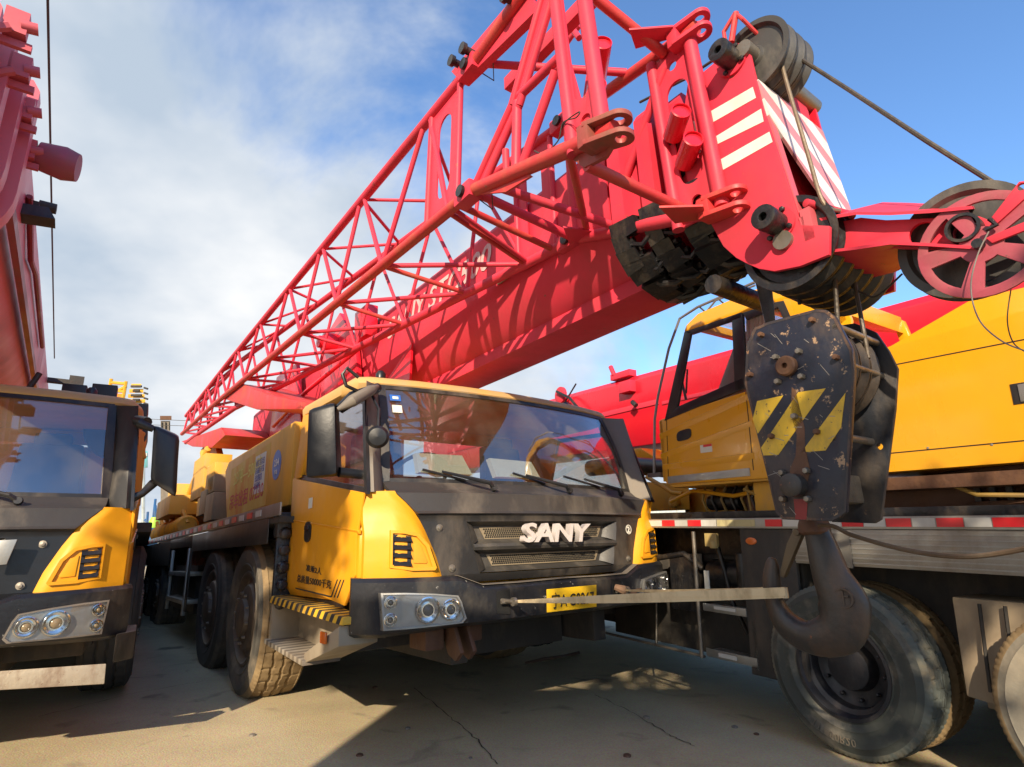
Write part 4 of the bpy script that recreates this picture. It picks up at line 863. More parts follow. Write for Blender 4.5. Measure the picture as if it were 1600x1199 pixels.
bolts(None, [(1191, 524), (1271, 501), (1308, 559), (1174, 586), (1207, 682), (1278, 675)], .012, RUST)
mb = MB(); c = hbM(1231, 573); mb.lathe([(.042, 0), (.042, -.022), (.036, -.028), (.012, -.028), (.012, -.01), (.001, -.01)], c, (1, 0, 0), 28); mb.build('sheave_pin', RUST, hb)
mb = MB(); c = hbM(1245, 759); mb.lathe([(.045, 0), (.045, -.05), (.036, -.055), (.001, -.056)], c, (1, 0, 0), 28); mb.build('trunnion_pin', HOOKM, hb)
cs = hbM(1231, 573); 
for k in range(3): sheave('block_sheave', (UN + .085 + k * .095, cs.y - .02, cs.z), .20, mat('dirty_block_sheave', (.05, .04, .033), .5, .3, dirt=(.15, .11, .08), amt=.5, scale=8, bump=.5), hb, .085, n=48)
mb = MB()
for (x, y, r) in ((1348, 577, .012), (1330, 685, .015)):
    q = S(x, y, 0, 1.25); mb.lathe([(r, 0), (r, UF - UN)], (UN, q.y, q.z), (1, 0, 0), 12); mb.lathe([(r * 1.5, -.0), (r * 1.5, .02)], (UF + .02, q.y, q.z), (1, 0, 0), 8)
q = S(1330, 520, 0, 1.2); mb.lathe([(.014, 0), (.014, UF - UN)], (UN, q.y, q.z), (1, 0, 0), 12)
mb.build('spacer_rod', STEEL, hb)
cc = hbM(1245, 759); mb = MB(); mb.box((UN + .022, cc.y - .09, cc.z - .07), (UF, cc.y + .09, cc.z + .045)); mb.lathe([(.09, -.02), (.09, .05), (.06, .06)], (1.25, cc.y, cc.z + .02), (0, 0, 1), 24); mb.build('crosshead', mat('grimy_crosshead', (.09, .075, .055), .6, dirt=(.16, .12, .08), amt=.5, scale=6, bump=.6), hb, bev=.012)
# the hook itself: spine swept with a changing oval section
UH = 1.25
def hk(x, y): return S(x, y, 0, UH)
spine = [((1273, 806), 19), ((1275, 822), 20), ((1284, 850), 25), ((1300, 900), 32), ((1319, 945), 43), ((1312, 985), 39), ((1268, 997), 28), ((1229, 975), 24), ((1209, 938), 17), ((1205, 905), 16), ((1206, 882), 12), ((1207, 872), 6)]
pts = [(hk(*p), r) for p, r in spine]
dpt = (MS @ pts[4][0] - C0).dot(fw); fine = []
for i in range(len(pts) - 1):
    p0, p1, p2, p3 = pts[max(i - 1, 0)], pts[i], pts[i + 1], pts[min(i + 2, len(pts) - 1)]
    for k in range(6):
        t = k / 6; fine.append((.5 * ((2 * p1[0]) + (p2[0] - p0[0]) * t + (2 * p0[0] - 5 * p1[0] + 4 * p2[0] - p3[0]) * t * t + (3 * p1[0] - p0[0] - 3 * p2[0] + p3[0]) * t ** 3), p1[1] + (p2[1] - p1[1]) * t))
fine.append(pts[-1]); mb = MB(); rows = []
for i, (p, r) in enumerate(fine):
    d = (fine[min(i + 1, len(fine) - 1)][0] - fine[max(i - 1, 0)][0]).normalized(); sd = V((1, 0, 0)); nn = d.cross(sd).normalized(); rr = r / F * dpt * .92; th = min(rr * .85, .055)
    rows.append([p + nn * (rr * math.cos(t * math.pi / 10)) + sd * (th * math.sin(t * math.pi / 10) * (1 - .25 * math.cos(t * math.pi / 10))) for t in range(20)])
mb.grid(rows, close=True); mb.f.append(tuple(range(20))); mb.f.append(tuple(reversed(range(20 * (len(rows) - 1), 20 * len(rows)))))
hook = mb.build('hook', HOOKM, hb, ang=60)
mb = MB(); mb.lathe([(.052, 0), (.06, -.02), (.06, -.05), (.05, -.06)], hk(1270, 812), (0, 0, 1), 24); mb.build('hook_nut', RUST, hb)
mb = MB(); a_, b_ = hk(1247, 832), hk(1220, 900)
mb.prism([[a_ + V((0, .02, .01)), a_ + V((0, -.02, .0)), hk(1243, 858), hk(1224, 903), hk(1217, 900), hk(1229, 850)]], (.03, 0, 0)); mb.lathe([(.014, -.02), (.014, .05)], a_, (1, 0, 0), 12); mb.build('safety_latch', mat('dull_latch_steel', (.16, .13, .09), .5, .6, amt=.4, scale=9), hb, bev=.002)
cm_ = S(1317, 935, 0, UH - .053); mb = MB(); mb.prism([circ(cm_, (0, 1, 0), (0, 0, 1), .037, 28), circ(cm_, (0, 1, 0), (0, 0, 1), .031, 28)], (.012, 0, 0)); mb.box((cm_.x, cm_.y - .003, cm_.z - .025), (cm_.x + .01, cm_.y + .003, cm_.z + .025)); mb.box((cm_.x, cm_.y - .02, cm_.z + .004), (cm_.x + .01, cm_.y + .02, cm_.z + .009)); mb.build('cast_mark', HOOKM, hook)
# webbing strap from the bumper pin round the hook
sp0 = S(790, 938, 1, -.60); L0 = V((.885, -.60, .775)); Rb = V((WW - .885, -.58, .775))
hk1 = hk(1222, 926)
mb = MB()
def ribbon(a, b, wa, wb, sag=.0, th=.004):
    rows = [[], []]
    for i in range(25):
        t = i / 24; p = a.lerp(b, t) + V((0, 0, -sag * math.sin(math.pi * t))); h = wa + (wb - wa) * t; rows[0].append(p + V((0, 0, h))); rows[1].append(p - V((0, 0, h)))
    mb.slab(rows, (.0, -th, 0))
e1 = S(1222, 927, 0, UH - .07); e2 = S(1190, 925, 0, UH + .07)
ribbon(L0, e1, .006, .019, .01); ribbon(L0 + V((0, 0, .004)), e1 + V((0, -.01, .006)), .004, .017, -.004); ribbon(Rb, e2, .005, .019, .004)
rr = [e1, S(1229, 927, 0, UH - .05), S(1230, 926, 0, UH), S(1226, 925, 0, UH + .05), e2]
mb.slab([[p + V((0, 0, .02)) for p in rr], [p - V((0, 0, .02)) for p in rr]], (0, -.005, 0))
o = mb.build('ratchet_strap', WEB, None, M=MS); tag(o, 'beige webbing strap stretched from the bumper round the big hook', 'strap')
mb = MB(); mb.tube([Rb + V((-.03, .05, .02)), Rb, Rb + V((.06, -.01, -.02)), Rb + V((.16, -.01, .0))], [.02, .03, .018, .006], 8); o = mb.build('knotted_cloth', mat('brown_cloth', (.22, .12, .07), .9, amt=.4), None, M=MS); tag(o, 'knot of brown cloth tying the strap at the right end of the bumper', 'cloth')

# ------------------------------------------------------------------ lattice jib stowed along the boom
jib = empty('lattice_jib', MS, label='long red lattice jib stowed beside the main boom', cat='lattice jib')
UA, UB_ = .31, .277
def nA(v): return V((UA, v, 3.755 - max(0, v - 5) * .012))
def nB(v): return V((UB_, v, 2.90 + .052 * (v + 1.1) if v < 6 else 3.27 + (v - 6) * .03))
def uc_(v): return 1.0 - .10 * (v + 1) if v < 5 else max(.36, .40 - (v - 5) * .012)
def nC(v): return V((uc_(v), v, 2.85 + .03 * (v + 1) if v < 4 else 3.0 + (v - 4) * .04))
def nD(v): return V((uc_(v), v, 3.70 - max(0, v - 5) * .012))
VE = 8.9
def chord(f, r, m, vs=None):
    vs = vs or [-1.06, 0, 1, 2, 3, 4, 5, 6, 7, 8, VE]; MB().tube([f(v) for v in vs], r, 14).build('chord', m, jib)
chord(nA, .034, RED); chord(nB, .034, REDO); chord(nC, .034, RED); chord(nD, .032, RED)
Av = [-.60, .465, 1.4, 2.4, 3.56, 4.7, 5.8, 6.8, 7.7, 8.5]; Bv = [-.9, -.02, .84, 1.77, 2.83, 3.95, 4.99, 6.0, 6.95, 7.8, 8.7]
Cv = [-.72, -.10, .74, 1.58, 2.36, 3.2, 4.03, 4.95, 5.9, 6.8, 7.7, 8.5]; Dv = [c + .1 for c in Cv]
def brace(a, b, r=.017, m=None):
    MB().tube([a, b], r, 10).build('brace', m or RED, jib)
for i, a in enumerate(Av):
    brace(nA(a - .03), nB(Bv[i])); brace(nA(a + .05), nB(Bv[i + 1]))
for i in range(11):
    brace(nB(Bv[min(i, 10)]), nC(Cv[i]), .017, REDO if i < 3 else RED); 
    if i < 10: brace(nB(Bv[i + 1]), nC(Cv[i]), .017)
brace(nB(-1.0), nC(-.98), .02, REDO); brace(nB(-.95), nC(-.75), .015)
for i in range(10):
    brace(nA(Av[i]), nD(Dv[i + 1]), .014); brace(nD(Dv[i + 1]), nA(Av[min(i + 1, 9)]), .013)
    brace(nC(Cv[i]), nD(Dv[i] + .35), .015); brace(nD(Dv[i] + .35), nC(Cv[i + 1]), .015)
# slotted end panel of the first section
def slot(c, a, b, hw, hh, n=8):
    c, a, b = V(c), V(a).normalized(), V(b).normalized(); L_ = []
    for k in range(n + 1): t = math.pi * k / n; L_.append(c + b * (hh - hw) + a * hw * math.cos(t) + b * hw * math.sin(t))
    for k in range(n + 1): t = math.pi + math.pi * k / n; L_.append(c - b * (hh - hw) + a * hw * math.cos(t) + b * hw * math.sin(t))
    return L_
def panel(f0, f1, v0, v1, off, name='end_panel', m=RED):
    a0, a1, b0, b1 = f0(v0), f0(v1), f1(v0), f1(v1); c = (a0 + a1 + b0 + b1) / 4; bx = (a0 - b0); ax_ = (a1 - a0)
    MB().prism([[b0, b1, a1, a0], slot(c, ax_, bx, abs(v1 - v0) * .22, bx.length * .34)], off).build(name, m, jib, bev=.004)
panel(nA, nB, -1.0, -.66, (.012, 0, 0)); panel(nD, nC, -1.0, -.66, (.012, 0, 0))
for v in (-1.0, -.66): brace(nA(v), nB(v), .020); brace(nD(v), nC(v), .020)
# pinned joints between the sections
def pin(c, ax_=(1, 0, 0), r=.022, l=.09, name='joint_pin'):
    MB().lathe([(r * 1.5, -l * .7), (r * 1.5, -l * .5), (r, -l * .5), (r, l * .6)], c, ax_, 14).build(name, GRIME, jib)
for f in (nA, nB, nC, nD):
    c = f(-1.12); MB().hexa([c + V(q) for q in ((-.042, -.07, -.05), (.042, -.07, -.05), (.042, .09, -.05), (-.042, .09, -.05), (-.042, -.07, .05), (.042, -.07, .05), (.042, .09, .05), (-.042, .09, .05))]).build('joint_block', RED, jib, bev=.012)
    pin(c)
    MB().tube([c + V((.05, -.02, -.02)), c + V((.10, -.08, -.10)), c + V((.04, -.16, -.06)), c + V((.09, -.1, .02))], .0035, 6).build('retaining_wire', DARK, jib)
# base section: spreads to the four lugs at the boom head
LB, LC, LD = V((.277, -2.16, 2.60)), V((.97, -2.20, 2.515)), V((.97, -2.16, 3.53)); LA = V((.285, -2.05, 3.84))
def lug(c, d, name='pin_lug', m=REDO):
    """forked lug: two eye plates pointing along d"""
    d = V(d).normalized()
    s_ = V((1, 0, 0)) - d * d.x; s_.normalize()
    for du in (-.052, .030):
        o = c + V((0, 0, du)); L_ = [o - d * .12 + s_ * .045, o - d * .12 - s_ * .045]
        e = o + d * .02; L_ += [e + (-s_ * math.cos(t * math.pi / 10) + d * math.sin(t * math.pi / 10)) * .052 for t in range(11)]
        MB().prism([L_, circ(e, s_, d, .024, 18)], (0, 0, .022)).build(name, m, jib, bev=.003)
    MB().hexa([c - d * .11 + V((a * .042, b * .03, w)) for w in (-.052, .05) for a, b in ((-1, -1), (1, -1), (1, 1), (-1, 1))]).build('lug_web', m, jib, bev=.008)
B0, C0_, A0, D0 = nB(-1.16), nC(-1.16), nA(-1.16), nD(-1.16)
def bar(a, b, r=.03, m=RED, name='base_tube'): MB().tube([V(a), V(b)], r, 14).build(name, m, jib)
LUGM = mat('rusty_lug_paint', (.36, .055, .045), .5, dirt=(.16, .07, .04), amt=.5, scale=7, bump=.3, chips=(.15, .07, .04), chip_amt=.12)
bar(B0, LB, .036, REDO); bar(C0_, LC + V((0, .10, 0)), .034, RED); bar(A0, LA, .036, REDO); bar(D0, LD, .034, REDO)
lug(LB, (.35, -1, -.12), m=LUGM); lug(LC, (.25, -1, -.05), m=REDO); lug(LD, (.25, -1, .08), m=RED); lug(LA, (.3, -1, .0))
# near end post (between the two outer lugs), wide slotted plate with tubular edges
def post(p0, p1, wv, hw):
    p0, p1 = V(p0), V(p1); ex = V((.0, wv, 0)); c = (p0 + p1 + ex) / 2; ax_ = ex; bx = p1 - p0
    MB().prism([[p0, p0 + ex, p1 + ex, p1], slot(c, ax_, bx, abs(wv) * .27, bx.length * .30), circ(p0 + ex * .5 + bx * .10, (0, 1, 0), (0, 0, 1), .030, 14), circ(p0 + ex * .5 + bx * .90, (0, 1, 0), (0, 0, 1), .026, 14)], (.014, 0, 0)).build('post_plate', RED, jib, bev=.002)
    bar(p0, p1, .034); bar(p0 + ex, p1 + ex, .030)
post(LB + V((0, .06, .03)), LA + V((0, .02, -.02)), .17, 0)
post(LC + V((.0, .05, .0)), LD + V((0, .05, 0)), .24, 0)
# webs and diagonals
bar(LB + V((.02, .18, -.04)), LC + V((-.03, .18, .02)), .026, REDO); bar(nB(-1.9) + V((0, 0, -.18)), nC(-1.25), .020, REDO); bar(B0, C0_, .026)
SJ = lambda x, y, u=.28: S(x, y, 0, u)
for off_ in (0, 16): bar(SJ(738 + off_, 300 - off_ * .4), SJ(800 + off_ * .7, 165), .020); bar(SJ(800 + off_ * .7, 165), SJ(852 + off_, -20), .020)
MB().prism([[SJ(738, 300), SJ(758, 292), SJ(813, 165), SJ(872, -20), SJ(850, -20), SJ(798, 165)]], (.012, 0, 0)).build('leg_plate', RED, jib)
bar(SJ(808, 160), SJ(806, 272), .024); bar(SJ(812, 150), SJ(872, 92), .022); bar(SJ(815, 262), SJ(868, 112), .022); bar(SJ(790, 235), SJ(792, 285), .018)
MB().prism([[SJ(735, 305), SJ(760, 288), SJ(800, 278), SJ(812, 262), SJ(830, 275), SJ(790, 300)]], (.012, 0, 0)).build('leg_gusset', REDO, jib)
bar(S(925, 90, 0, .95), S(915, 160, 0, .95), .020); bar(S(905, 40, 0, .9), S(880, 75, 0, .9), .018); bar(S(866, 8, 0, .8), S(905, 60, 0, .8), .018)
bar(nC(-1.4) + V((0, 0, -.02)), V((.97, -1.95, 3.45)), .024); bar(nD(-1.2), nC(-1.8) + V((0, 0, -.15)), .024); bar(nC(-1.2) + V((0, 0, .2)), nC(-1.9) + V((0, 0, -.05)), .020)
bar(LD + V((0, .2, 0)), LA + V((0, .2, -.05)), .028, REDO); bar(A0, V((.97, -1.7, 3.62)), .022); bar(D0, C0_, .03); pass
bar(B0 + V((0, -.12, -.02)), nC(-1.5) + V((0, 0, -.08)), .024)
def tri(pts, m=RED, ext=(0, 0, .012), name='gusset'): MB().prism([[V(p) for p in pts]], ext).build(name, m, jib, bev=.002)
tri([S(x, y, 2, 3.56) for x, y in ((983, 47), (1052, 42), (1046, 62), (993, 77))]); tri([S(x, y, 2, 2.50) for x, y in ((1030, 325), (1099, 323), (1105, 342), (1055, 350))], REDO)
tri([S(x, y, 2, 2.80) for x, y in ((880, 356), (942, 363), (930, 376), (891, 386))]); tri([S(x, y, 0, .29) for x, y in ((925, 215), (975, 195), (945, 245), (912, 262), (895, 250))], LUGM, (.02, 0, 0))
tri([S(x, y, 0, .29) for x, y in ((880, 60), (905, 150), (935, 190), (915, 215), (895, 220), (885, 150))], RED, (.012, 0, 0))
# storage pegs with red rollers (the short round stubs) and their bracket beam
for c, l in ((V((.70, -1.72, 3.42)), .2), (V((.70, -1.66, 3.22)), .2), (V((.96, -1.95, 3.02)), .16), (V((.98, -1.98, 2.85)), .16)):
    o = MB(); o.lathe([(.048, 0), (.048, l), (.042, l + .003), (.042, l - .01), (.001, l - .01)], c, (-.55, -.75, .12), 20); o.build('roller_stub', REDC, jib)
    MB().tube([c, c + V((.18, .16, -.10))], .022, 8).build('roller_arm', GRIME, jib)
o = MB(); o.hexa([V((.62, -1.02, 3.84)) + V(q) for q in ((0, 0, 0), (.06, 0, 0), (.06, -.9, -.02), (0, -.9, -.02), (0, 0, .09), (.06, 0, .09), (.06, -.9, .07), (0, -.9, .07))]); o.build('storage_bracket', RED, jib, bev=.005)
# upper storage rail that continues up and out of the frame above the outer chord
for k in range(5):
    c = V((.28, -1.1 - .17 * k, 3.84 + .02 * k)); 
o = MB(); o.prism([[S(705, 112, 0, .31), S(722, 130, 0, .31), S(842, 12, 0, .31), S(826, -8, 0, .31), S(790, 10, 0, .31)], circ(S(763, 58, 0, .31), (0, 1, 0), (0, 0, 1), .02, 12)], (.05, 0, 0)); o.build('upper_rail', RED, jib, bev=.006)
for x, y in ((740, 85), (722, 104), (806, 6)): pin(S(x, y, 0, .30), (1, 0, 0), .022, .12)
for x, y in ((768, 105), (745, 122)): MB().tube([S(x - 12, y - 12, 0, .36), S(x, y, 0, .40)], [.016, .008], 8).build('retaining_pin', GRIME, jib)
mbw = rope('wire', [S(875, 208, 0, .26), S(884, 190, 0, .24), S(905, 175, 0, .24), S(900, 184, 0, .24), S(880, 192, 0, .24), S(872, 220, 0, .25), S(850, 240, 0, .25), S(835, 236, 0, .25)], .003, DARK, 'loop of dark wire wound on the thick end post of the lattice jib', 'wire')

# ------------------------------------------------------------------ LEFT CRANE TRUCK
left = empty('crane_truck', ML, label='crane truck cut off by the left edge with a peeling bumper bar', cat='crane truck')
li = cab(left, None, False)
def LL(x, y, axis, val): return at(ML, x, y, axis, val)
p = [LL(234, 752, 1, -.22), LL(274, 778, 1, -.22), LL(276, 774, 1, .0), LL(240, 752, 1, .0), LL(240, 664, 1, -.22), LL(281, 683, 1, -.22), LL(280, 680, 1, .0), LL(243, 664, 1, .0)]
mirror(left, 0, 0, p, [([LL(216, 661, 1, -.2), LL(240, 671, 1, -.2)], [.035, .022]), ([LL(207, 778, 1, -.2), LL(222, 772, 1, -.2), LL(240, 755, 1, -.15)], [.03, .022, .03]), ([LL(214, 657, 1, -.1), LL(230, 660, 1, -.2)], .035)])
MB().hexa([LL(-160, 1068 + 20, 1, -.3), LL(163, 1069, 1, -.3), LL(163, 1069, 1, -.2), LL(-160, 1088, 1, -.2), LL(-160, 1085 - 25, 1, -.3), LL(166, 1037, 1, -.3), LL(166, 1037, 1, -.2), LL(-160, 1060, 1, -.2)]).build('lower_bumper_bar', mat('peeling_bumper_bar', (.40, .34, .26), .5, .3, dirt=(.14, .07, .04), amt=.6, scale=9, bump=.4, chips=(.13, .06, .03), chip_amt=.14), left, bev=.006)
mb = MB(); mb.hexa([(WW - .12, -.3, .5), (WW - .02, -.2, .5), (WW - .02, .2, .5), (WW - .12, .2, .5), (WW - .12, -.33, .66), (WW - .02, -.2, .66), (WW - .02, .2, .66), (WW - .12, .2, .66)]); mb.build('bumper_end', BLKD, left, bev=.01)
q = [(-8, 845), (27, 843), (10, 882), (-20, 885)]
MB().prism([[LL(x, y, 1, vf(1.34) - .045) for x, y in q]], (0, .012, 0)).build('bonnet_emblem', ALU, left, bev=.002)
for i, v in enumerate((1.9, 3.34, 7.4, 8.76)):
    for s in (-1, 1): wheel(left, (.03 if s < 0 else WW - .03, v, R1), (1, 0, 0) if s < 0 else (-1, 0, 0), R1, .36, RUB, RUB, RIMB, near=False)
mb = MB(); mb.box((.3, 1.1, .45), (WW - .3, 12, 1.30)); mb.box((0, 1.2, 1.30), (WW, 12.2, 1.38)); mb.build('chassis_frame', DARK, left, bev=.01)
mb = MB(); mb.box((.2, 1.2, 1.38), (WW - .25, 3.6, 2.0)); mb.build('engine_cover', MATS['engine_cover_yellow'], left, bev=.02)
mb = MB(); mb.box((.55, 4.9, 1.4), (2.15, 8.6, 2.1)); mb.build('superstructure', YELD, left, bev=.02)
mb = MB(); mb.tube([LL(196, 640, 1, .9), LL(207, 720, 1, .9)], .10); 
mb.hexa([(WW - .13, .2, 1.5), (WW - .10, .95, 1.5), (WW - .10, 1.0, 1.5), (WW - .13, 1.0, 1.5), (WW - .16, .2, 2.0), (WW - .14, .9, 2.1), (WW - .12, 1.0, 2.1), (WW - .16, 1.0, 2.0)]); mb.build('rear_pillar', YELD, left, bev=.01)
# its boom: same kind of boom, parallel to the neighbour's
DV = 1.25
M_lb = ML.inverted() @ MS @ Matrix.Translation((-3.31, DV, -.14))
bl = boom(left, M_lb, v_end=7.5, letters=False, grimy=False, RED=mat('pale_pink_red_paint', (.70, .15, .19), .45, dirt=(.42, .22, .18), amt=.3, scale=2.5, bump=.06))
def SB(x, y, axis, val): return ML.inverted() @ MS @ S(x, y, axis, val)
def sl(mb): mb.v = [ML.inverted() @ MS @ p for p in mb.v]; return mb
ur = -1.63
mb = MB()   # dark flange line along the side, hose line, brackets
mb.box((ur, -.2, 2.60), (ur + .03, 6.5, 2.66)); sl(mb).build('boom_side_flange', mat('deep_red_flange', (.30, .02, .04), .45, amt=.3), bl)
mb = MB(); mb.tube([(ur + .01, .35, 3.0), (ur + .02, .9, 2.86), (ur + .02, 1.3, 2.94), (ur + .02, 3.0, 2.94)], .016, 8); sl(mb).build('hydraulic_line', MATS['deep_red_flange'], bl)
mb = MB()
for k, v in enumerate((-.10, -.42, -.70, -.95)):
    mb.box((ur - .12, v, 2.92), (ur + .07, v + .02, 2.95)); mb.box((ur - .02, v - .03, 2.96), (ur + .05, v + .02, 3.06)); mb.lathe([(.022, 0), (.022, .05)], (ur + .03, v - .02, 3.0), (1, 0, .2), 10); mb.tube([(ur - .5, v - .04, 2.62), (ur - .2, v - .05, 2.80), (ur + .0, v - .03, 2.97)], .018, 6)
sl(mb).build('collar_bracket', REDP, bl)
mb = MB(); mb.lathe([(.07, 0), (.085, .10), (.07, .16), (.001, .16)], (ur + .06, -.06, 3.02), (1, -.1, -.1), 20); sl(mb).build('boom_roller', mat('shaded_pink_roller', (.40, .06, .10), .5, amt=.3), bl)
mb = MB(); mb.hexa([V(p_) + V((ur, .30, 2.86)) for p_ in ((-.05, 0, 0), (.14, .0, .02), (.14, .12, .02), (-.05, .12, 0), (-.05, .02, .07), (.10, .02, .09), (.10, .12, .09), (-.05, .12, .07))]); sl(mb).build('work_lamp', BLKD, bl)
mb = MB(); mb.lathe([(.03, 0), (.03, .08)], (ur + .04, .52, 3.05), (1, 0, 0), 10); mb.box((ur, .42, 2.98), (ur + .05, .62, 3.02)); mb.box((ur, 4.9, 3.1), (ur + .25, 4.98, 3.15)); mb.box((ur + .2, 4.88, 3.05), (ur + .34, 4.98, 3.2)); sl(mb).build('cable_clamp', DARK, bl)
MB().tube([S(74, -30, 0, ur + .02), S(85, 560, 0, ur + .02)], .006, 6).build('pendant_wire', DARK, None, M=MS)
o = bpy.data.objects['pendant_wire']; tag(o, 'thin taut wire running down beside the pink boom at the left edge', 'wire')
mb = MB(); mb.box((2.0, .5, 2.23), (2.15, .62, 2.36)); mb.box((2.18, .5, 2.22), (2.34, .6, 2.38)); mb.tube([(1.8, .5, 2.26), (1.86, .5, 2.42)], .02); mb.build('roof_beacon', BLKD, left, bev=.01)
mb = MB(); mb.lathe([(.22, 0), (.22, .5)], (2.35, .9, 2.10), (0, 1, 0), 24); mb.box((2.25, .85, 2.25), (2.32, 1.2, 2.36)); mb.box((2.48, .85, 2.22), (2.55, 1.2, 2.33)); mb.build('air_cleaner', BLKD, left, bev=.01)

# ------------------------------------------------------------------ RIGHT CRANE TRUCK
right = empty('crane_truck', MT, label='crane truck on the right with a red and white striped deck edge', cat='crane truck')
RW = 2.3
Rt = .443
def skirt(mb, v0, v1, w0, w1, u0=-.0, u1=.02): mb.box((u0, v0, w0), (u1, v1, w1)); return mb
mb = MB(); mb.box((.0, -4.5, 1.238), (RW, 6.0, 1.252)); mb.box((.25, -4.5, 1.0), (RW - .05, 6.0, 1.236)); mb.build('deck', GRIME, right, bev=.003)
skirt(MB(), -4.5, 5.0, 1.185, 1.2495, -.012, .0).build('deck_edge', ALU, right, bev=.002)
rb, wb_, pb = MB(), MB(), MB()
k = 0; v = 3.2
segs = []
for xa, xb, c in ((1000, 1034, 'w'), (1035, 1054, 'r'), (1055, 1074, 'w'), (1075, 1095, 'r'), (1096, 1119, 'w'), (1121, 1180, 'p'), (1196, 1222, 'r'), (1224, 1256, 'w'), (1257, 1315, 'w'), (1316, 1349, 'r'), (1350, 1384, 'w'), (1385, 1424, 'r'), (1426, 1462, 'w'), (1464, 1506, 'r'), (1508, 1550, 'w'), (1552, 1606, 'r'), (1608, 1700, 'w')):
    a, b = T(xa, 820, 0, -.0125).y, T(xb, 820, 0, -.0125).y
    dict(r=rb, w=wb_, p=pb)[c].box((-.0125, b, 1.197), (-.0155, a, 1.240))
rb.build('reflective_stripe', REDR, right); wb_.build('reflective_stripe', WHR, right); pb.build('number_strip', mat('faded_yellow_strip', (.52, .46, .24), .5, amt=.4, scale=12), right)
MB().box((.0, -4.5, .985), (.018, .24, 1.183)).build('aluminium_skirt', mat('ribbed_aluminium', (.40, .39, .36), .38, .7, dirt=(.22, .18, .13), amt=.45, scale=3, bump=.2), right, bev=.002)
mb = MB()
for k in range(7): mb.box((-.004, -4.5, 1.0 + k * .026), (0, .24, 1.006 + k * .026))
mb.build('skirt_rib', ALU, right)
MB().box((-.006, -.10, .975), (-.003, .03 + .12, 1.16)).build('joint_plate', mat('dark_patch_plate', (.20, .19, .17), .45, .4, amt=.4), right)
mb = MB(); mb.box((.0, .24, .30), (.03, .62, 1.183)); mb.box((.4, -4.5, .35), (RW - .3, 6, 1.0)); mb.box((.0, 2.2, .45), (.3, 5.5, 1.18)); mb.box((.28, .62, .3), (.32, 2.2, 1.18)); mb.box((.06, .24, .75), (.4, .28, 1.0)); mb.build('chassis_frame', DARK, right, bev=.008)
mb = MB(); mb.lathe([(.025, 0), (.025, .004), (.02, .008)], (0, 0, 0), (-1, 0, 0), 20); mb.v = [V((p.x + .0, p.y * 1.6 + .535, p.z * .9 + 1.105)) for p in mb.v]; mb.build('side_marker', ORANGE, right)
# black deck ridge, posts, step ladder
mb = MB(); mb.box((.12, -4.5, 1.252), (RW - .1, 5.5, 1.30)); mb.build('deck_beam', GRIME, right, bev=.004)
mb = MB(); mb.tube([(-.01, 1.0, 1.16), (-.01, 1.0, .33)], .014, 10); mb.tube([(.0, .985, .34), (.0, 2.9, .345)], .010, 8); mb.tube([(.02, 1.45, .34), (.05, 1.45, .75)], .008); mb.build('guard_rail', STEEL, right)
mb = MB(); mb.box((.0, .57, .345), (.14, .965, .385)); mb.box((-.004, .57, .355), (.0, .965, .40)); mb.box((.0, .62, .635), (.12, .965, .675)); mb.box((-.004, .62, .64), (0, .965, .685)); mb.box((.0, .56, .33), (.02, .585, .62)); mb.build('step_ladder', ALU, right, bev=.003)
mb = MB(); mb.box((-.002, .72, .36), (-.008, .86, .385)); mb.box((-.002, .70, .655), (-.008, .87, .675)); mb.build('step_tape', WHR, right)
# tank, bracket and oily parts seen between the posts
mb = MB(); mb.lathe([(.11, -.2), (.11, .25), (.07, .27)], (.22, .78, .86), (0, 1, 0), 24); mb.lathe([(.05, 0), (.05, .3)], (.12, .70, .72), (0, 0, 1), 14); mb.tube([(.1, .9, 1.1), (.12, .86, .9), (.1, .80, .7), (.15, .74, .5)], .018, 8); mb.tube([(.1, 1.5, .95), (.1, 1.2, 1.0), (.12, 1.05, .9)], .022, 8); mb.box((.1, 1.1, .6), (.2, 1.35, 1.0)); mb.lathe([(.05, 0), (.05, .2)], (.1, 1.45, .8), (-.3, 1, 0), 14); mb.box((.1, 1.7, .9), (.3, 2.1, 1.05)); mb.build('oily_fittings', GRIME, right, bev=.006)
mb = MB(); mb.box((.02, .83, 1.06), (.05, .93, 1.15)); mb.lathe([(.028, 0), (.028, .05)], (.03, .86, 1.05), (0, 0, 1), 12); mb.build('lamp_bracket', mat('ochre_bracket', (.45, .33, .12), .6, amt=.4), right, bev=.004)
MB().box((.0, .90, .77), (.006, .94, .90)).build('data_label', PAPER, right)
# wheels: dual pair, then the next axle
wheel(right, (-.015, .035, Rt), (1, 0, 0), Rt, .225, RUBG, mat('green_grey_tread', (.10, .115, .105), .85, dirt=(.30, .24, .15), amt=.5, scale=4, bump=.4, streak=False), RIM, deep=True)
wheel(right, (.265, .035, Rt), (1, 0, 0), Rt, .225, RUBG, RUBT, RIM, near=True)
wheel(right, (-.015, -1.08, Rt), (1, 0, 0), Rt, .225, mat('pale_dusty_sidewall', (.22, .20, .16), .85, dirt=(.32, .27, .2), amt=.5, scale=4, bump=.3, streak=False), RUBT, RIM, deep=True)
wheel(right, (.265, -1.08, Rt), (1, 0, 0), Rt, .225, RUBG, RUBT, RIM, near=False)
for v in (.035, -1.08, 3.4, 4.5): wheel(right, (RW + .01, v, Rt), (-1, 0, 0), Rt, .5, RUB, RUB, RIM, near=False)
for v in (3.4, 4.5): wheel(right, (.05, v, Rt), (1, 0, 0), Rt, .3, RUB, RUB, RIM, near=False)
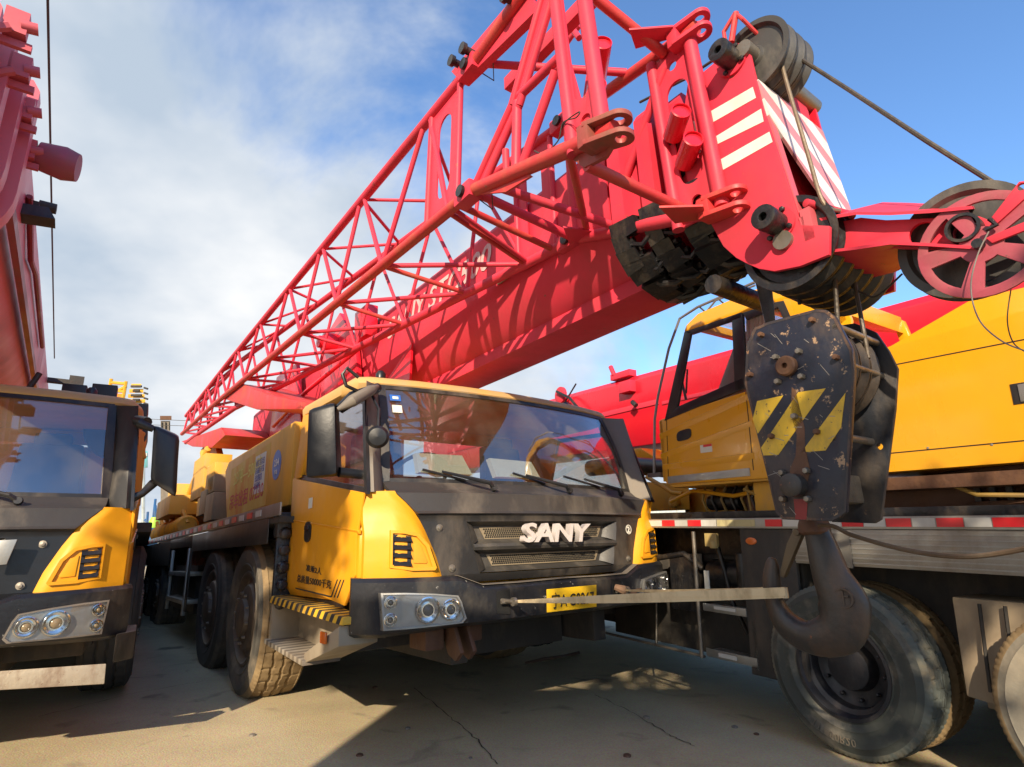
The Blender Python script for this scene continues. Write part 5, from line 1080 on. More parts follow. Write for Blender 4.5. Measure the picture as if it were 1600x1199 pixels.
mb = MB(); mb.box((.30, -.56, .33), (.36, -.50, .80)); mb.hexa([(.15, -.82, .36), (.15, -.48, .40), (.5, -.48, .40), (.5, -.82, .36), (.12, -.86, .86), (.12, -.50, .86), (.5, -.50, .86), (.5, -.86, .86)]); mb.build('mud_flap', TAN, right, bev=.01)
mb = MB(); 
for v in (-.62, -.72): mb.tube([(.10, v, .84), (.105, v + .02, .45)], .008, 6)
mb.build('brake_pipe', DARK, right)
# sidewall lettering of the near tyre
def arc_text(s, r, a0, da, h, c, u, m, parent):
    for i, ch in enumerate(s):
        if ch == ' ': continue
        a = a0 - i * da; rad = V((0, math.cos(a), math.sin(a))); tan = V((0, math.sin(a), -math.cos(a)))
        text(ch, 'sidewall_letter', m, parent, V(c) + rad * r - tan * h * .35 + V((u, 0, 0)), tan, rad, h=h, ext=.002)
tw = [o for o in bpy.data.objects if o.name.startswith('wheel') and o.parent == right][0]
arc_text('11.00R20', .335, math.pi * 1.66, .085, .036, (0, 0, 0), -.017, mat('letter_rubber', (.16, .14, .11), .9, amt=.3), tw)
# turntable and gear ring band
mb = MB(); mb.lathe([(.80, 0), (.80, .05), (.74, .06), (.74, .16), (.82, .17), (.82, .22)], (1.15, -.9, 1.28), (0, 0, 1), 64); mb.box((.25, -3.5, 1.40), (2.0, -.02, 1.47)); mb.box((.45, -2, 1.3), (1.8, .9, 1.42)); mb.build('slew_ring', RUST, right, bev=.004)
mb = MB()
for k in range(60):
    a = 2 * math.pi * k / 60; c = V((1.15 + .79 * math.cos(a), -.9 + .79 * math.sin(a), 1.37)); mb.box(c + V((-.014, -.014, -.04)), c + V((.014, .014, .04)))
mb.build('gear_tooth', GRIME, right)
mb = MB(); mb.tube([(.3, -.45, 1.45), (.3, -.62, 1.36), (.3, -.95, 1.34), (.3, -1.3, 1.40)], .012, 8); mb.tube([(.3, .5, 1.45), (.32, .62, 1.38), (.3, .78, 1.46)], .012, 8)
for k in range(6): mb.tube([(.32, .45 + k * .06, 1.30), (.32, .47 + k * .06, 1.48)], .009, 6)
mb.build('hydraulic_hose', mat('ochre_hose', (.35, .22, .05), .6, amt=.4), right)
# hood
UH_ = .22
def h(x, y, u=UH_): return T(x, y, 0, u)
hp_ = [h(1385, 738), h(1340, 742), h(1335, 560), h(1392, 541), h(1515, 470), h(1560, 459), h(1640, 440), V((UH_, -4.2, 2.36)), V((UH_, -4.2, 1.52))]
hood = MB().prism([hp_], (1.0, 0, 0)).build('engine_hood', mat('clean_yellow_paint', (.80, .375, .010), .28, dirt=(.50, .28, .06), amt=.10, scale=1.5, bump=.02, coat=.4), right, bev=.012)
for q in ((1398, 571, 1640, 524), (1384, 710, 1640, 686)):
    a, b = h(q[0], q[1]), h(q[2], q[3]); MB().prism([[a, b, b + V((0, 0, .006)), a + V((0, 0, .006))]], (-.0015, 0, 0)).build('panel_gap', HOLE, hood)
for x, y in ((1352, 575), (1352, 640), (1352, 705), (1450, 700), (1550, 695)):
    MB().lathe([(.006, 0), (.006, -.003), (.001, -.004)], h(x, y), (1, 0, 0), 8).build('hood_rivet', ALU, hood)
a = h(1578, 601); b = h(1640, 625); MB().box((UH_ - .004, b.y, b.z), (UH_, a.y, a.z)).build('latch_frame', BLK, hood, bev=.001); MB().box((UH_ - .010, b.y + .02, b.z + .008), (UH_ - .004, a.y - .03, a.z - .008)).build('hood_latch', ALU, hood, bev=.003)
# operator cab
UC = .20
def c_(x, y, u=UC): return T(x, y, 0, u)
ycab = MATS['clean_yellow_paint']
body = [c_(1030, 657), c_(1036, 745), c_(1042, 757), c_(1195, 748), c_(1330, 735), c_(1330, 500), c_(1316, 462), c_(1215, 440), c_(1180, 458), c_(1090, 490), c_(1068, 512)]
# side wall below the belt line and roof band, with the glazed opening left free
lowp = [c_(1030, 657), c_(1036, 745), c_(1042, 757), c_(1195, 748), c_(1262, 744), c_(1262, 560), c_(1170, 610), c_(1062, 645)]
cabT = MB().prism([lowp], (.03, 0, 0)).build('operator_cab', ycab, right, bev=.008)
mb = MB(); mb.prism([[V((UC + .80, p.y, p.z)) for p in lowp]], (.03, 0, 0)); mb.box((UC, c_(1262, 740).y - .02, 1.55), (UC + .83, c_(1262, 740).y + .03, 2.35)); mb.hexa([V((UC, 1.42, 1.55)), V((UC + .83, 1.42, 1.55)), V((UC + .83, 1.46, 1.55)), V((UC, 1.46, 1.55)), V((UC, 1.43, 2.05)), V((UC + .83, 1.43, 2.05)), V((UC + .83, 1.47, 2.05)), V((UC, 1.47, 2.05))]); mb.build('cab_wall', ycab, cabT, bev=.005)
roofp = [c_(1068, 518), c_(1071, 508), c_(1088, 492), c_(1180, 452), c_(1215, 440), c_(1250, 444), c_(1310, 462), c_(1316, 478), c_(1322, 500), c_(1300, 500), c_(1180, 482), c_(1120, 500)]
roofp = [c_(1068, 519), c_(1072, 508), c_(1090, 490), c_(1180, 452), c_(1215, 441), c_(1262, 448), c_(1312, 465), c_(1326, 500), c_(1312, 512), c_(1300, 480), c_(1226, 470), c_(1160, 490)]
crf = MB().prism([roofp], (.07, 0, 0)).build('cab_roof', ycab, cabT, bev=.02)
mb = MB(); mb.prism([[p + V((.77, 0, 0)) for p in roofp]], (.06, 0, 0)); r0, r1 = c_(1180, 452), c_(1312, 465); mb.hexa([V((UC + .07, r1.y, r1.z - .1)), V((UC + .77, r1.y, r1.z - .1)), V((UC + .77, .48, 2.72)), V((UC + .07, .48, 2.72)), V((UC + .07, r1.y, r1.z + .02)), V((UC + .77, r1.y, r1.z + .02)), V((UC + .77, .48, 2.84)), V((UC + .07, .48, 2.84))]); mb.box((UC + .07, 1.0, 2.74), (UC + .77, 1.08, 2.80)); mb.build('roof_frame', ycab, crf, bev=.006)
MB().box((UC + .07, .48, 2.81), (UC + .77, 1.0, 2.815)).build('skylight', WINS, crf)
MB().prism([[c_(1222, 466), c_(1316, 468), c_(1330, 500), c_(1330, 600), c_(1262, 566)]], (.03, 0, 0)).build('rear_quarter_panel', ycab, cabT, bev=.006)
# window surround
wo_ = [c_(1038, 656), c_(1069, 518), c_(1160, 489), c_(1214, 474), c_(1262, 560), c_(1165, 605), c_(1062, 645)]
def quadstrip(pts, name, m, th=.025, u=UC - .003):
    MB().prism([[T(x, y, 0, u) for x, y in pts]], (th, 0, 0)).build(name, m, cabT, bev=.003)
quadstrip(((1038, 658), (1069, 519), (1080, 516), (1058, 636)), 'window_pillar', BLK); quadstrip(((1038, 658), (1058, 636), (1161, 590), (1163, 607), (1062, 648)), 'window_sill', BLK)
quadstrip(((1069, 519), (1158, 488), (1158, 497), (1080, 523)), 'window_header', BLK); quadstrip(((1143, 494), (1160, 489), (1166, 607), (1148, 612)), 'window_pillar', BLK)
quadstrip(((1160, 489), (1212, 472), (1216, 480), (1166, 500)), 'window_header', BLK); quadstrip(((1212, 472), (1224, 470), (1262, 555), (1250, 560)), 'window_pillar', BLK)
MB().prism([[c_(1056, 640, UC + .01), c_(1078, 520, UC + .01), c_(1150, 496, UC + .01), c_(1152, 600, UC + .01)]], (.004, 0, 0)).build('side_window', WINS, cabT)
MB().prism([[c_(1163, 598, UC + .01), c_(1162, 494, UC + .01), c_(1213, 477, UC + .01), c_(1255, 560, UC + .01)]], (.004, 0, 0)).build('side_window', WINS, cabT)
# far side pillars and seat inside
mb = MB()
for (x, y, x2, y2) in ((1038, 656, 1069, 518), (1143, 612, 1150, 494)): mb.tube([c_(x, y) + V((.80, 0, 0)), c_(x2, y2) + V((.80, 0, 0))], .02, 8)
mb.build('cab_frame', BLK, cabT)
mb = MB(); s0 = c_(1128, 600, UC + .35); mb.hexa([s0 + V(q) for q in ((-.12, -.15, -.3), (.2, -.15, -.3), (.2, .1, -.3), (-.12, .1, -.3), (-.1, -.38, .35), (.18, -.38, .35), (.18, -.26, .35), (-.1, -.26, .35))]); mb.build('cab_seat', mat('grey_vinyl_seat', (.25, .25, .24), .4, amt=.2, bump=.1), cabT, bev=.04)
mb = MB(); mb.tube([c_(1072, 625, UC + .3), c_(1064, 590, UC + .3), c_(1068, 575, UC + .3)], .012, 8); mb.tube([c_(1056, 625, UC + .05), c_(1060, 580, UC + .05), c_(1074, 578, UC + .05), c_(1072, 615, UC + .05)], .008, 8); mb.build('control_lever', BLK, cabT)
mb = MB(); mb.slab([[c_(1166, 500, UC + .06) + V((0.01 * (k % 2), 0, 0)) + V((0, -k * .018, 0)) for k in range(12)], [c_(1166, 585, UC + .06) + V((0.03 * (k % 2), 0, 0)) + V((0, -k * .018, 0)) for k in range(12)]], (.003, 0, 0)); mb.build('curtain', PAPER, cabT)
mb = MB()
for q in ((1031, 681, 1170, 618), (1033, 712, 1176, 660), (1037, 729, 1178, 711)):
    a, b = c_(q[0], q[1]), c_(q[2], q[3]); mb.slab([[a + V((.004, 0, -.045)), b + V((.004, 0, -.045))], [a + V((-.001, 0, -.03)), b + V((-.001, 0, -.03))], [a + V((-.0065, 0, .012)), b + V((-.0065, 0, .012))], [a + V((.004, 0, .020)), b + V((.004, 0, .020))]], (.01, 0, 0))
mb.build('pressed_rib', ycab, cabT)
mb = MB()
for q in (((1042, 657), (1045, 750)), ((1166, 612), (1178, 735))):
    a, b = c_(*q[0]), c_(*q[1]); mb.prism([[a, b, b + V((0, .006, 0)), a + V((0, .006, 0))]], (-.0015, 0, 0))
mb.build('door_gap', HOLE, cabT)
hc_ = c_(1069, 680); MB().prism([[hc_ + V((0, .075 * math.copysign(abs(math.cos(t * math.pi / 12)) ** .6, math.cos(t * math.pi / 12)), .042 * math.copysign(abs(math.sin(t * math.pi / 12)) ** .6, math.sin(t * math.pi / 12)) - .15 * .075 * math.cos(t * math.pi / 12))) for t in range(24)]], (-.006, 0, 0)).build('door_handle', BLK, cabT, bev=.002)
a = c_(1094, 696); MB().box((UC - .002, a.y - .11, a.z - .06), (UC, a.y, a.z - .0)).build('warning_label', PAPER, cabT); MB().box((UC - .003, a.y - .11, a.z - .018), (UC - .002, a.y - .03, a.z)).build('label_band', REDR, cabT)
a, b = c_(1044, 749), c_(1172, 737); MB().prism([[a + V((0, 0, -.035)), b + V((0, 0, -.03)), b + V((0, 0, .025)), a + V((0, 0, .02))]], (-.006, 0, 0)).build('sill_strip', ALU, cabT, bev=.002)
mb = MB(); mb.box((UC + .02, .1, 1.50), (UC + .8, 1.40, 1.545)); mb.box((UC + .1, .3, 1.3), (UC + .6, .7, 1.5)); mb.build('cab_floor', YELD, cabT, bev=.006)
mb = MB(); c2 = lambda x, y: T(x, y, 0, UC + .02)
mb.tube([c2(1022, 740), c2(1023, 655), c2(1028, 620), c2(1045, 545), c2(1062, 498), c2(1090, 480), c2(1180, 441)], .011, 8); mb.tube([c2(1105, 486), c2(1118, 470), c2(1180, 446)], .008, 8)
for x, y in ((1092, 479), (1122, 467), (1150, 455)): mb.tube([c2(x, y), T(x + 16, y + 14, 0, UC + .1)], .007, 6)
mb.box(c2(1012, 746), c2(1032, 738) + V((.06, 0, 0))); mb.build('grab_rail', mat('grey_rail', (.25, .26, .27), .45, .4, amt=.3), cabT)
# boom of the right crane lying behind its cab
mb = MB(); u0, u1 = 1.5, 2.15; prof = [(u0, 2.90), (u0 + .05, 2.97), (u1 - .05, 2.97), (u1, 2.90), (u1, 2.42), (u1 - .12, 2.14), (u1 - .3, 2.06), (u0 + .3, 2.06), (u0 + .12, 2.12), (u0, 2.38)]
bz = lambda v, b: b + .03 * v
mb.grid([[V((a, 9.5, bz(4.5, b))) for a, b in prof], [V((a, -1.2, bz(-2.0, b))) for a, b in prof]], close=True); mb.f += [tuple(range(10)), tuple(range(10, 20))]
bt = mb.build('boom', REDC, right, bev=.01)
mb = MB(); mb.box((u0 - .014, 2.7, 2.56), (u0, 8.3, 2.62)); mb.box((u0 - .012, -.5, 2.54), (u0, 2.65, 2.58)); mb.build('boom_side_rail', RED, bt, bev=.003)
mb = MB(); a = T(985, 612, 0, u0); mb.box((u0 - .10, a.y - .10, a.z - .02), (u0, a.y + .10, a.z + .12)); mb.tube([T(960, 587, 0, u0), T(954, 573, 0, u0)], .03, 8); mb.box((u0 - .02, T(985, 580, 0, u0).y, 3.0), (u0 + .1, T(955, 580, 0, u0).y, 3.08)); a = T(878, 618, 0, u0 - .02)
mb.lathe([(.12, 0), (.12, -.04), (.08, -.05)], a, (1, 0, 0), 20); mb.build('boom_fitting', RED, bt, bev=.004)
mb = MB(); mb.tube([T(870, 612, 0, 1.4), T(890, 622, 0, 1.4), T(905, 640, 0, 1.4)], .02, 6); mb.tube([T(988, 628, 0, 1.4), T(994, 634, 0, 1.4)], .03, 6); mb.tube([T(900, 600, 0, 1.45), T(882, 630, 0, 1.45)], .012, 6); mb.build('boom_hose', GRIME, bt)
mb = MB(); a, b = T(972, 726, 0, .7), T(1045, 733, 0, .7); mb.tube([a + V((0, .5, 0)), a, b, b + V((0, -.6, 0))], .085, 20); mb.build('luffing_cylinder', BLK, right)
mb = MB(); mb.hexa([T(990, 800, 0, .6), T(1078, 797, 0, .6), T(1078, 797, 0, .9), T(990, 800, 0, .9), T(990, 752, 0, .6), T(1076, 757, 0, .6), T(1076, 757, 0, .9), T(990, 752, 0, .9)]); mb.lathe([(.05, 0), (.05, -.05), (.03, -.06)], T(1057, 785, 0, .58), (1, 0, 0), 16); mb.tube([T(1010, 745, 0, .5), T(1035, 760, 0, .5), T(1050, 770, 0, .5), T(1066, 772, 0, .5)], .02, 8); mb.build('slew_frame', YELD, right, bev=.008)
mb = MB(); mb.prism([[T(978, 703, 0, 1.0), T(1000, 700, 0, 1.0), T(1025, 716, 0, 1.0), T(1020, 722, 0, 1.0), T(985, 722, 0, 1.0)]], (.3, 0, 0)); mb.build('hinge_bracket', ycab, right, bev=.01)

mb = MB(); mb.box((.75, 1.15, 1.25), (1.6, 1.75, 1.52)); mb.build('valve_block', YELD, right, bev=.01)
mb = MB(); mb.box((.55, .62, 1.30), (1.5, .90, 1.58)); mb.lathe([(.06, 0), (.06, .3)], (.5, .95, 1.38), (0, 1, 0), 14); mb.box((.6, .92, 1.42), (.66, 1.2, 1.50)); mb.build('swing_motor', GRIME, right, bev=.01)
for k in range(7): MB().tube([V((.45, .70 + k * .09, 1.30)), V((.42, .72 + k * .09, 1.40)), V((.46, .66 + k * .1, 1.50))], .011, 6).build('hydraulic_hose', GRIME if k % 2 else MATS['ochre_hose'], right)
MB().tube([V((.42, .55, 1.47)), V((.40, .95, 1.42)), V((.42, 1.35, 1.48)), V((.42, 1.6, 1.40))], .016, 8).build('hydraulic_hose', ycab, right)
# ------------------------------------------------------------------ ground
gm = bpy.data.materials.new('worn_concrete'); gm.use_nodes = True; t = gm.node_tree; n = t.nodes; l = t.links.new; b = n['Principled BSDF']
c = n.new('ShaderNodeTexCoord'); a = n.new('ShaderNodeTexNoise'); a.inputs['Scale'].default_value = .9; a.inputs['Detail'].default_value = 10; a.inputs['Roughness'].default_value = .6; l(c.outputs['Object'], a.inputs[0])
r = n.new('ShaderNodeValToRGB'); r.color_ramp.elements[0].position = .3; r.color_ramp.elements[0].color = (.37, .315, .22, 1); r.color_ramp.elements[1].position = .72; r.color_ramp.elements[1].color = (.58, .49, .34, 1); l(a.outputs['Fac'], r.inputs[0])
s2 = n.new('ShaderNodeTexNoise'); s2.inputs['Scale'].default_value = 2.6; s2.inputs['Detail'].default_value = 6; s2.inputs['Distortion'].default_value = 1.2; l(c.outputs['Object'], s2.inputs[0])
mr = n.new('ShaderNodeMapRange'); mr.inputs[1].default_value = .60; mr.inputs[2].default_value = .74; mr.inputs[4].default_value = .55; l(s2.outputs['Fac'], mr.inputs[0])
m1 = n.new('ShaderNodeMix'); m1.data_type = 'RGBA'; l(mr.outputs[0], m1.inputs[0]); l(r.outputs[0], m1.inputs[6]); m1.inputs[7].default_value = (.12, .105, .085, 1)
g = n.new('ShaderNodeTexNoise'); g.inputs['Scale'].default_value = 90; g.inputs['Detail'].default_value = 4; l(c.outputs['Object'], g.inputs[0])
m2 = n.new('ShaderNodeMix'); m2.data_type = 'RGBA'; m2.blend_type = 'OVERLAY'; m2.inputs[0].default_value = .45; l(m1.outputs[2], m2.inputs[6]); l(g.outputs['Color'], m2.inputs[7])
o1 = n.new('ShaderNodeTexVoronoi'); o1.inputs['Scale'].default_value = 1.1; l(c.outputs['Object'], o1.inputs['Vector'])
o2 = n.new('ShaderNodeTexNoise'); o2.inputs['Scale'].default_value = 7; o2.inputs['Detail'].default_value = 8; l(c.outputs['Object'], o2.inputs[0])
o3 = n.new('ShaderNodeMath'); o3.operation = 'MULTIPLY_ADD'; o3.inputs[1].default_value = .35; l(o2.outputs['Fac'], o3.inputs[0]); l(o1.outputs['Distance'], o3.inputs[2])
o4 = n.new('ShaderNodeMapRange'); o4.inputs[1].default_value = .34; o4.inputs[2].default_value = .24; o4.inputs[3].default_value = 0; o4.inputs[4].default_value = .75; l(o3.outputs[0], o4.inputs[0])
o5 = n.new('ShaderNodeMix'); o5.data_type = 'RGBA'; l(o4.outputs[0], o5.inputs[0]); l(m2.outputs[2], o5.inputs[6]); o5.inputs[7].default_value = (.075, .065, .05, 1)
hs_ = n.new('ShaderNodeHueSaturation'); hs_.inputs['Saturation'].default_value = 1.22; l(o5.outputs[2], hs_.inputs['Color']); l(hs_.outputs[0], b.inputs['Base Color']); b.inputs['Roughness'].default_value = .85
bp = n.new('ShaderNodeBump'); bp.inputs['Strength'].default_value = .35; bp.inputs['Distance'].default_value = .01; l(g.outputs['Fac'], bp.inputs['Height']); l(bp.outputs[0], b.inputs['Normal'])
o = MB().add([(-300, -60, 0), (300, -60, 0), (300, 600, 0), (-300, 600, 0)], [(0, 1, 2, 3)]).build('ground', gm); o['kind'] = 'structure'
def crack(pts, w, seed, name, label):
    rnd = random.Random(seed); P = [G(x, y, .004) for x, y in pts]; out = []
    for i in range(len(P) - 1):
        for k in range(10): out.append(P[i].lerp(P[i + 1], k / 10) + V((rnd.uniform(-.012, .012), rnd.uniform(-.012, .012), 0)))
    rows = [[], []]
    for p in out: ww = w * rnd.uniform(.4, 1.3); rows[0].append(p + V((ww, ww * .3, 0))); rows[1].append(p - V((ww, ww * .3, 0)))
    o = MB().grid(rows).build(name, mat('crack_dirt', (.035, .028, .02), .95, amt=.3), None); o['kind'] = 'structure'
crack([(648, 1075), (700, 1118), (745, 1155), (778, 1199)], .0035, 3, 'ground_crack', ''); crack([(930, 1085), (985, 1112), (1040, 1145), (1090, 1168)], .003, 4, 'ground_crack', '')
crack([(60, 1120), (200, 1085), (330, 1062)], .004, 9, 'ground_crack', '')
rnd = random.Random(5)
for i, (x, y) in enumerate(((637, 1139), (562, 1181), (394, 1150), (980, 1182), (1148, 1137), (586, 1075), (735, 1185), (1182, 1148), (1010, 1122))):
    p = G(x, y, .0); s = .012 + .012 * rnd.random(); o = MB().lathe([(s, 0), (s * .9, s * .4), (s * .4, s * .6), (.001, s * .65)], p, (0, 0, 1), 7).build('pebble', RUST if i % 2 else DUST, None); tag(o, 'small dark clod lying on the concrete', 'clod', 'clods scattered on the concrete')
o = MB().tube([G(822, 1037), G(850, 1030, .02), G(880, 1026), G(905, 1020, .02)], .016, 8).build('chain', RUST, None); tag(o, 'rusty chain lying on the concrete under the bumper', 'chain')

# ------------------------------------------------------------------ far yard
def W(x, y, d): return C0 + (fw + RT_ * ((x - 800) / F) - UP_ * ((y - 599.5) / F)) * d
yb = mat('distant_yellow', (.72, .38, .03), .5, dirt=(.30, .16, .04), amt=.5, scale=1.5)
e = empty('crane_boom', Matrix.Translation(W(215, 880, 24) * V((1, 1, 0)) if False else Matrix.Translation((W(215, 880, 24).x, W(215, 880, 24).y, 0)).translation), label='yellow stacked boom head of a far crane above the left truck roof', cat='crane boom')
inv = e.matrix_world.inverted()
def wb(mb, name, m, bev=0.0, par=e): mb.v = [par.matrix_world.inverted() @ p for p in mb.v]; return mb.build(name, m, par, bev=bev)
mb = MB()
for k in range(7):
    y0 = 600 + k * 8; hw = [8, 11, 13, 14, 14, 12, 9][k]; mb.hexa([W(213 - hw, y0 + 6, 24), W(213 + hw, y0 + 6, 24), W(213 + hw, y0 + 6, 25), W(213 - hw, y0 + 6, 25), W(213 - hw, y0, 24), W(213 + hw, y0, 24), W(213 + hw, y0, 25), W(213 - hw, y0, 25)])
mb.hexa([W(203, 760, 24.4), W(219, 760, 24.4), W(219, 760, 25), W(203, 760, 25), W(206, 650, 24.4), W(222, 650, 24.4), W(222, 650, 25), W(206, 650, 25)])
wb(mb, 'boom_section', yb, .02)
mb = MB()
for k in range(6): mb.tube([W(205 + 3 * (k % 2), 604 + k * 7, 23.9), W(221 - 3 * (k % 2), 604 + k * 7, 23.9)], .05, 6); mb.tube([W(225, 606 + k * 8, 24), W(231, 608 + k * 8, 24)], .04, 6)
wb(mb, 'boom_bolt', DARK)
e = empty('lattice_mast', Matrix.Translation((W(182, 880, 26).x, W(182, 880, 26).y, 0)), label='small open yellow lattice mast left of the far boom head', cat='mast')
mb = MB()
for a, b_ in (((168, 625), (174, 592)), ((192, 625), (197, 596)), ((174, 598), (197, 600)), ((172, 610), (194, 612)), ((170, 618), (197, 604)), ((172, 622), (194, 624)), ((168, 618), (168, 860)), ((192, 620), (192, 860))): mb.tube([W(*a, 26), W(*b_, 26)], .07, 6)
wb(mb, 'mast_frame', yb, par=e); mb = MB().hexa([W(168, 630, 26), W(192, 632, 26), W(192, 632, 27), W(168, 630, 27), W(169, 614, 26), W(193, 616, 26), W(193, 616, 27), W(169, 614, 27)]); wb(mb, 'mast_platform', mat('distant_orange', (.7, .25, .03), .5, amt=.4), par=e)
e = empty('water_tank_tower', Matrix.Translation((W(259, 880, 60).x, W(259, 880, 60).y, 0)), label='distant concrete tower with a brown flat top beside the jib tip', cat='tower')
mb = MB().hexa([W(251, 900, 60), W(266, 900, 60), W(266, 900, 61), W(251, 900, 61), W(251, 658, 60), W(266, 658, 60), W(266, 658, 61), W(251, 658, 61)]); wb(mb, 'tower_shaft', DUST, par=e)
mb = MB().hexa([W(250, 657, 59.8), W(268, 657, 59.8), W(268, 657, 61.2), W(250, 657, 61.2), W(250, 650, 59.8), W(268, 650, 59.8), W(268, 650, 61.2), W(250, 650, 61.2)]); wb(mb, 'tower_cap', RUST, par=e)
mb = MB(); 
for x in (252, 258, 264): mb.hexa([W(x, 672, 59.9), W(x + 2, 672, 59.9), W(x + 2, 672, 59.95), W(x, 672, 59.95), W(x, 660, 59.9), W(x + 2, 660, 59.9), W(x + 2, 660, 59.95), W(x, 660, 59.95)])
wb(mb, 'tower_opening', HOLE, par=e)
for (y1, y2) in ((655, 658), (664, 666)):
    o = MB().tube([W(232, y1, 58), W(300, y2, 58)], .03, 4).build('overhead_wire', DARK, None); tag(o, 'thin overhead wire beside the distant concrete tower', 'wire', 'overhead wires by the tower')
bl_ = mat('distant_teal', (.10, .34, .40), .5, amt=.4); dbl = mat('distant_blue', (.03, .13, .34), .5, amt=.4); pale = mat('distant_pale', (.45, .50, .50), .6, amt=.3)
def wbox(x0, y0, x1, y1, d, th=1.0): return MB().hexa([W(x0, y1, d), W(x1, y1, d), W(x1, y1, d + th), W(x0, y1, d + th), W(x0, y0, d), W(x1, y0, d), W(x1, y0, d + th), W(x0, y0, d + th)])
e = empty('loader', Matrix.Translation((W(215, 880, 30).x, W(215, 880, 30).y, 0)), label='teal machine cab in the gap between the left truck and the middle truck', cat='machine')
wb(wbox(203, 812, 221, 838, 30), 'machine_cab', pale, .05, e); wb(wbox(205, 818, 219, 832, 29.9, .1), 'cab_window', bl_, par=e); wb(wbox(200, 840, 224, 868, 30), 'machine_body', yb, .05, e); wb(wbox(200, 834, 224, 839, 29.8), 'machine_rail', yb, par=e)
mb = wbox(203, 868, 211, 882, 30.2); mb.v += []; wb(mb, 'machine_leg', DARK, par=e)
e = empty('drilling_rig', Matrix.Translation((W(232, 880, 34).x, W(232, 880, 34).y, 0)), label='small blue machine with a thin mast standing behind the middle truck deck', cat='machine')
mb = wbox(222, 828, 246, 860, 34); wb(mb, 'machine_body', dbl, .08, e)
mb = MB()
for a, b_ in (((229, 830), (231, 800)), ((236, 832), (240, 806)), ((243, 828), (243, 790)), ((226, 812), (241, 826)), ((240, 806), (243, 780))): mb.tube([W(*a, 34), W(*b_, 34)], .07, 6)
wb(mb, 'rig_mast', dbl, par=e); mb = MB(); mb.lathe([(.25, 0), (.3, .3), (.2, .6)], W(240, 825, 33.6), (0, 0, 1), 12); wb(mb, 'green_drum', mat('lime_green', (.35, .6, .05), .5, amt=.2), par=e)
e = empty('billboard_post', Matrix.Translation((W(222, 880, 45).x, W(222, 880, 45).y, 0)), label='far teal cabin on a post seen past the edge of the left mirror', cat='cabin')
wb(wbox(217, 705, 231, 731, 45), 'cabin_box', bl_, .05, e); wb(wbox(218, 708, 230, 713, 44.9, .1), 'cabin_window', pale, par=e); mb = MB().tube([W(224, 731, 45), W(224, 880, 45)], .12, 6); wb(mb, 'cabin_post', pale, par=e)
e = empty('far_wall', Matrix.Translation((-20, 75, 0)), label='low pale boundary wall far behind the trucks', cat='wall')
mb = MB(); mb.box((-60, 75, 0), (90, 75.4, 2.2)); mb.box((-60, 74.9, 2.2), (90, 75.5, 2.35)); wb(mb, 'wall_run', pale, par=e)
e = empty('warehouse', Matrix.Translation((40, 95, 0)), label='long pale warehouse with a low roof far behind the right crane', cat='warehouse')
mb = MB(); mb.box((10, 95, 0), (90, 115, 7)); wb(mb, 'wall', pale, par=e); mb = MB(); mb.prism([[V((9, 94, 7)), V((9, 116, 7)), V((9, 105, 9.5))]], (82, 0, 0)); wb(mb, 'roof', pale, par=e)

# ------------------------------------------------------------------ unseen helpers added behind the camera: cabin-shaped blocker and trees to cast shade
d_ = V((SUND.x, SUND.y, 0)).normalized(); e0 = G(500, 1187)
cl = e0 - d_ * ((e0.y + 2.2) / d_.y)
e = empty('shade_blocker', Matrix.Translation((cl.x + 1, -3, 0)), label='unseen grey cabin-shaped blocker added behind the camera to shade the near ground', cat='cabin')
H_ = 3.45
mb = MB(); mb.box((cl.x, -4.6, 0), (cl.x + 2.55, -2.2, H_)); wb(mb, 'blocker_wall', mat('blocker_grey', (.34, .34, .33), .5, amt=.3), .02, e)
mb = MB(); mb.box((cl.x + .5, -2.2, .1), (cl.x + 1.3, -2.17, 2.1)); wb(mb, 'blocker_door', mat('blocker_brown', (.18, .10, .06), .5, amt=.3), par=e)
mb = MB(); mb.box((cl.x + 1.6, -2.2, 1.1), (cl.x + 2.3, -2.18, 1.9)); wb(mb, 'cabin_window', BLK, par=e)  # window panel of the added blocker
e = empty('tree', Matrix.Translation((2.2, -3.6, 0)), label='unseen leafy tree added behind the camera to dapple the near ground', cat='tree')
rnd = random.Random(11); mb = MB(); mb.tube([(2.2, -3.6, 0), (2.15, -3.6, 1.4), (2.25, -3.6, 2.6), (2.2, -3.6, 3.7)], [.13, .10, .07, .03], 10)
for k in range(9):
    a = rnd.uniform(0, 6.28); z = rnd.uniform(1.9, 3.3); L_ = rnd.uniform(.8, 1.5); mb.tube([(2.2, -3.6, z), (2.2 + math.cos(a) * L_ * .6, -3.6 + math.sin(a) * L_ * .5, z + .3), (2.2 + math.cos(a) * L_, -3.6 + math.sin(a) * L_ * .8, z + .5)], [.04, .025, .01], 6)
wb(mb, 'trunk', mat('bark', (.12, .09, .06), .9, amt=.4), par=e)
mb = MB()
clumps = [(rnd.uniform(.2, 3.2), rnd.uniform(-4.4, -3.2), rnd.uniform(2.4, 4.1), rnd.uniform(.24, .40)) for _ in range(24)] + [(rnd.uniform(-1.0, .5), rnd.uniform(-4.6, -4.0), rnd.uniform(4.35, 4.75), .3) for _ in range(6)]  # leaf clumps of the added tree, placed to dapple wheels and ground
for k in range(3000):
    x, y, z, r_ = clumps[k % 30]; p = V((x, y, z)) + V((rnd.gauss(0, 1), rnd.gauss(0, 1), rnd.gauss(0, 1))) * r_ * .5
    a = V((rnd.gauss(0, 1), rnd.gauss(0, 1), rnd.gauss(0, .6))).normalized() * .07; b_ = a.orthogonal().normalized() * .035
    mb.add([p - a, p + b_, p + a, p - b_], [(0, 1, 2, 3)])
wb(mb, 'crown', mat('leaf_green', (.05, .09, .025), .6, amt=.2, bump=0), par=e)

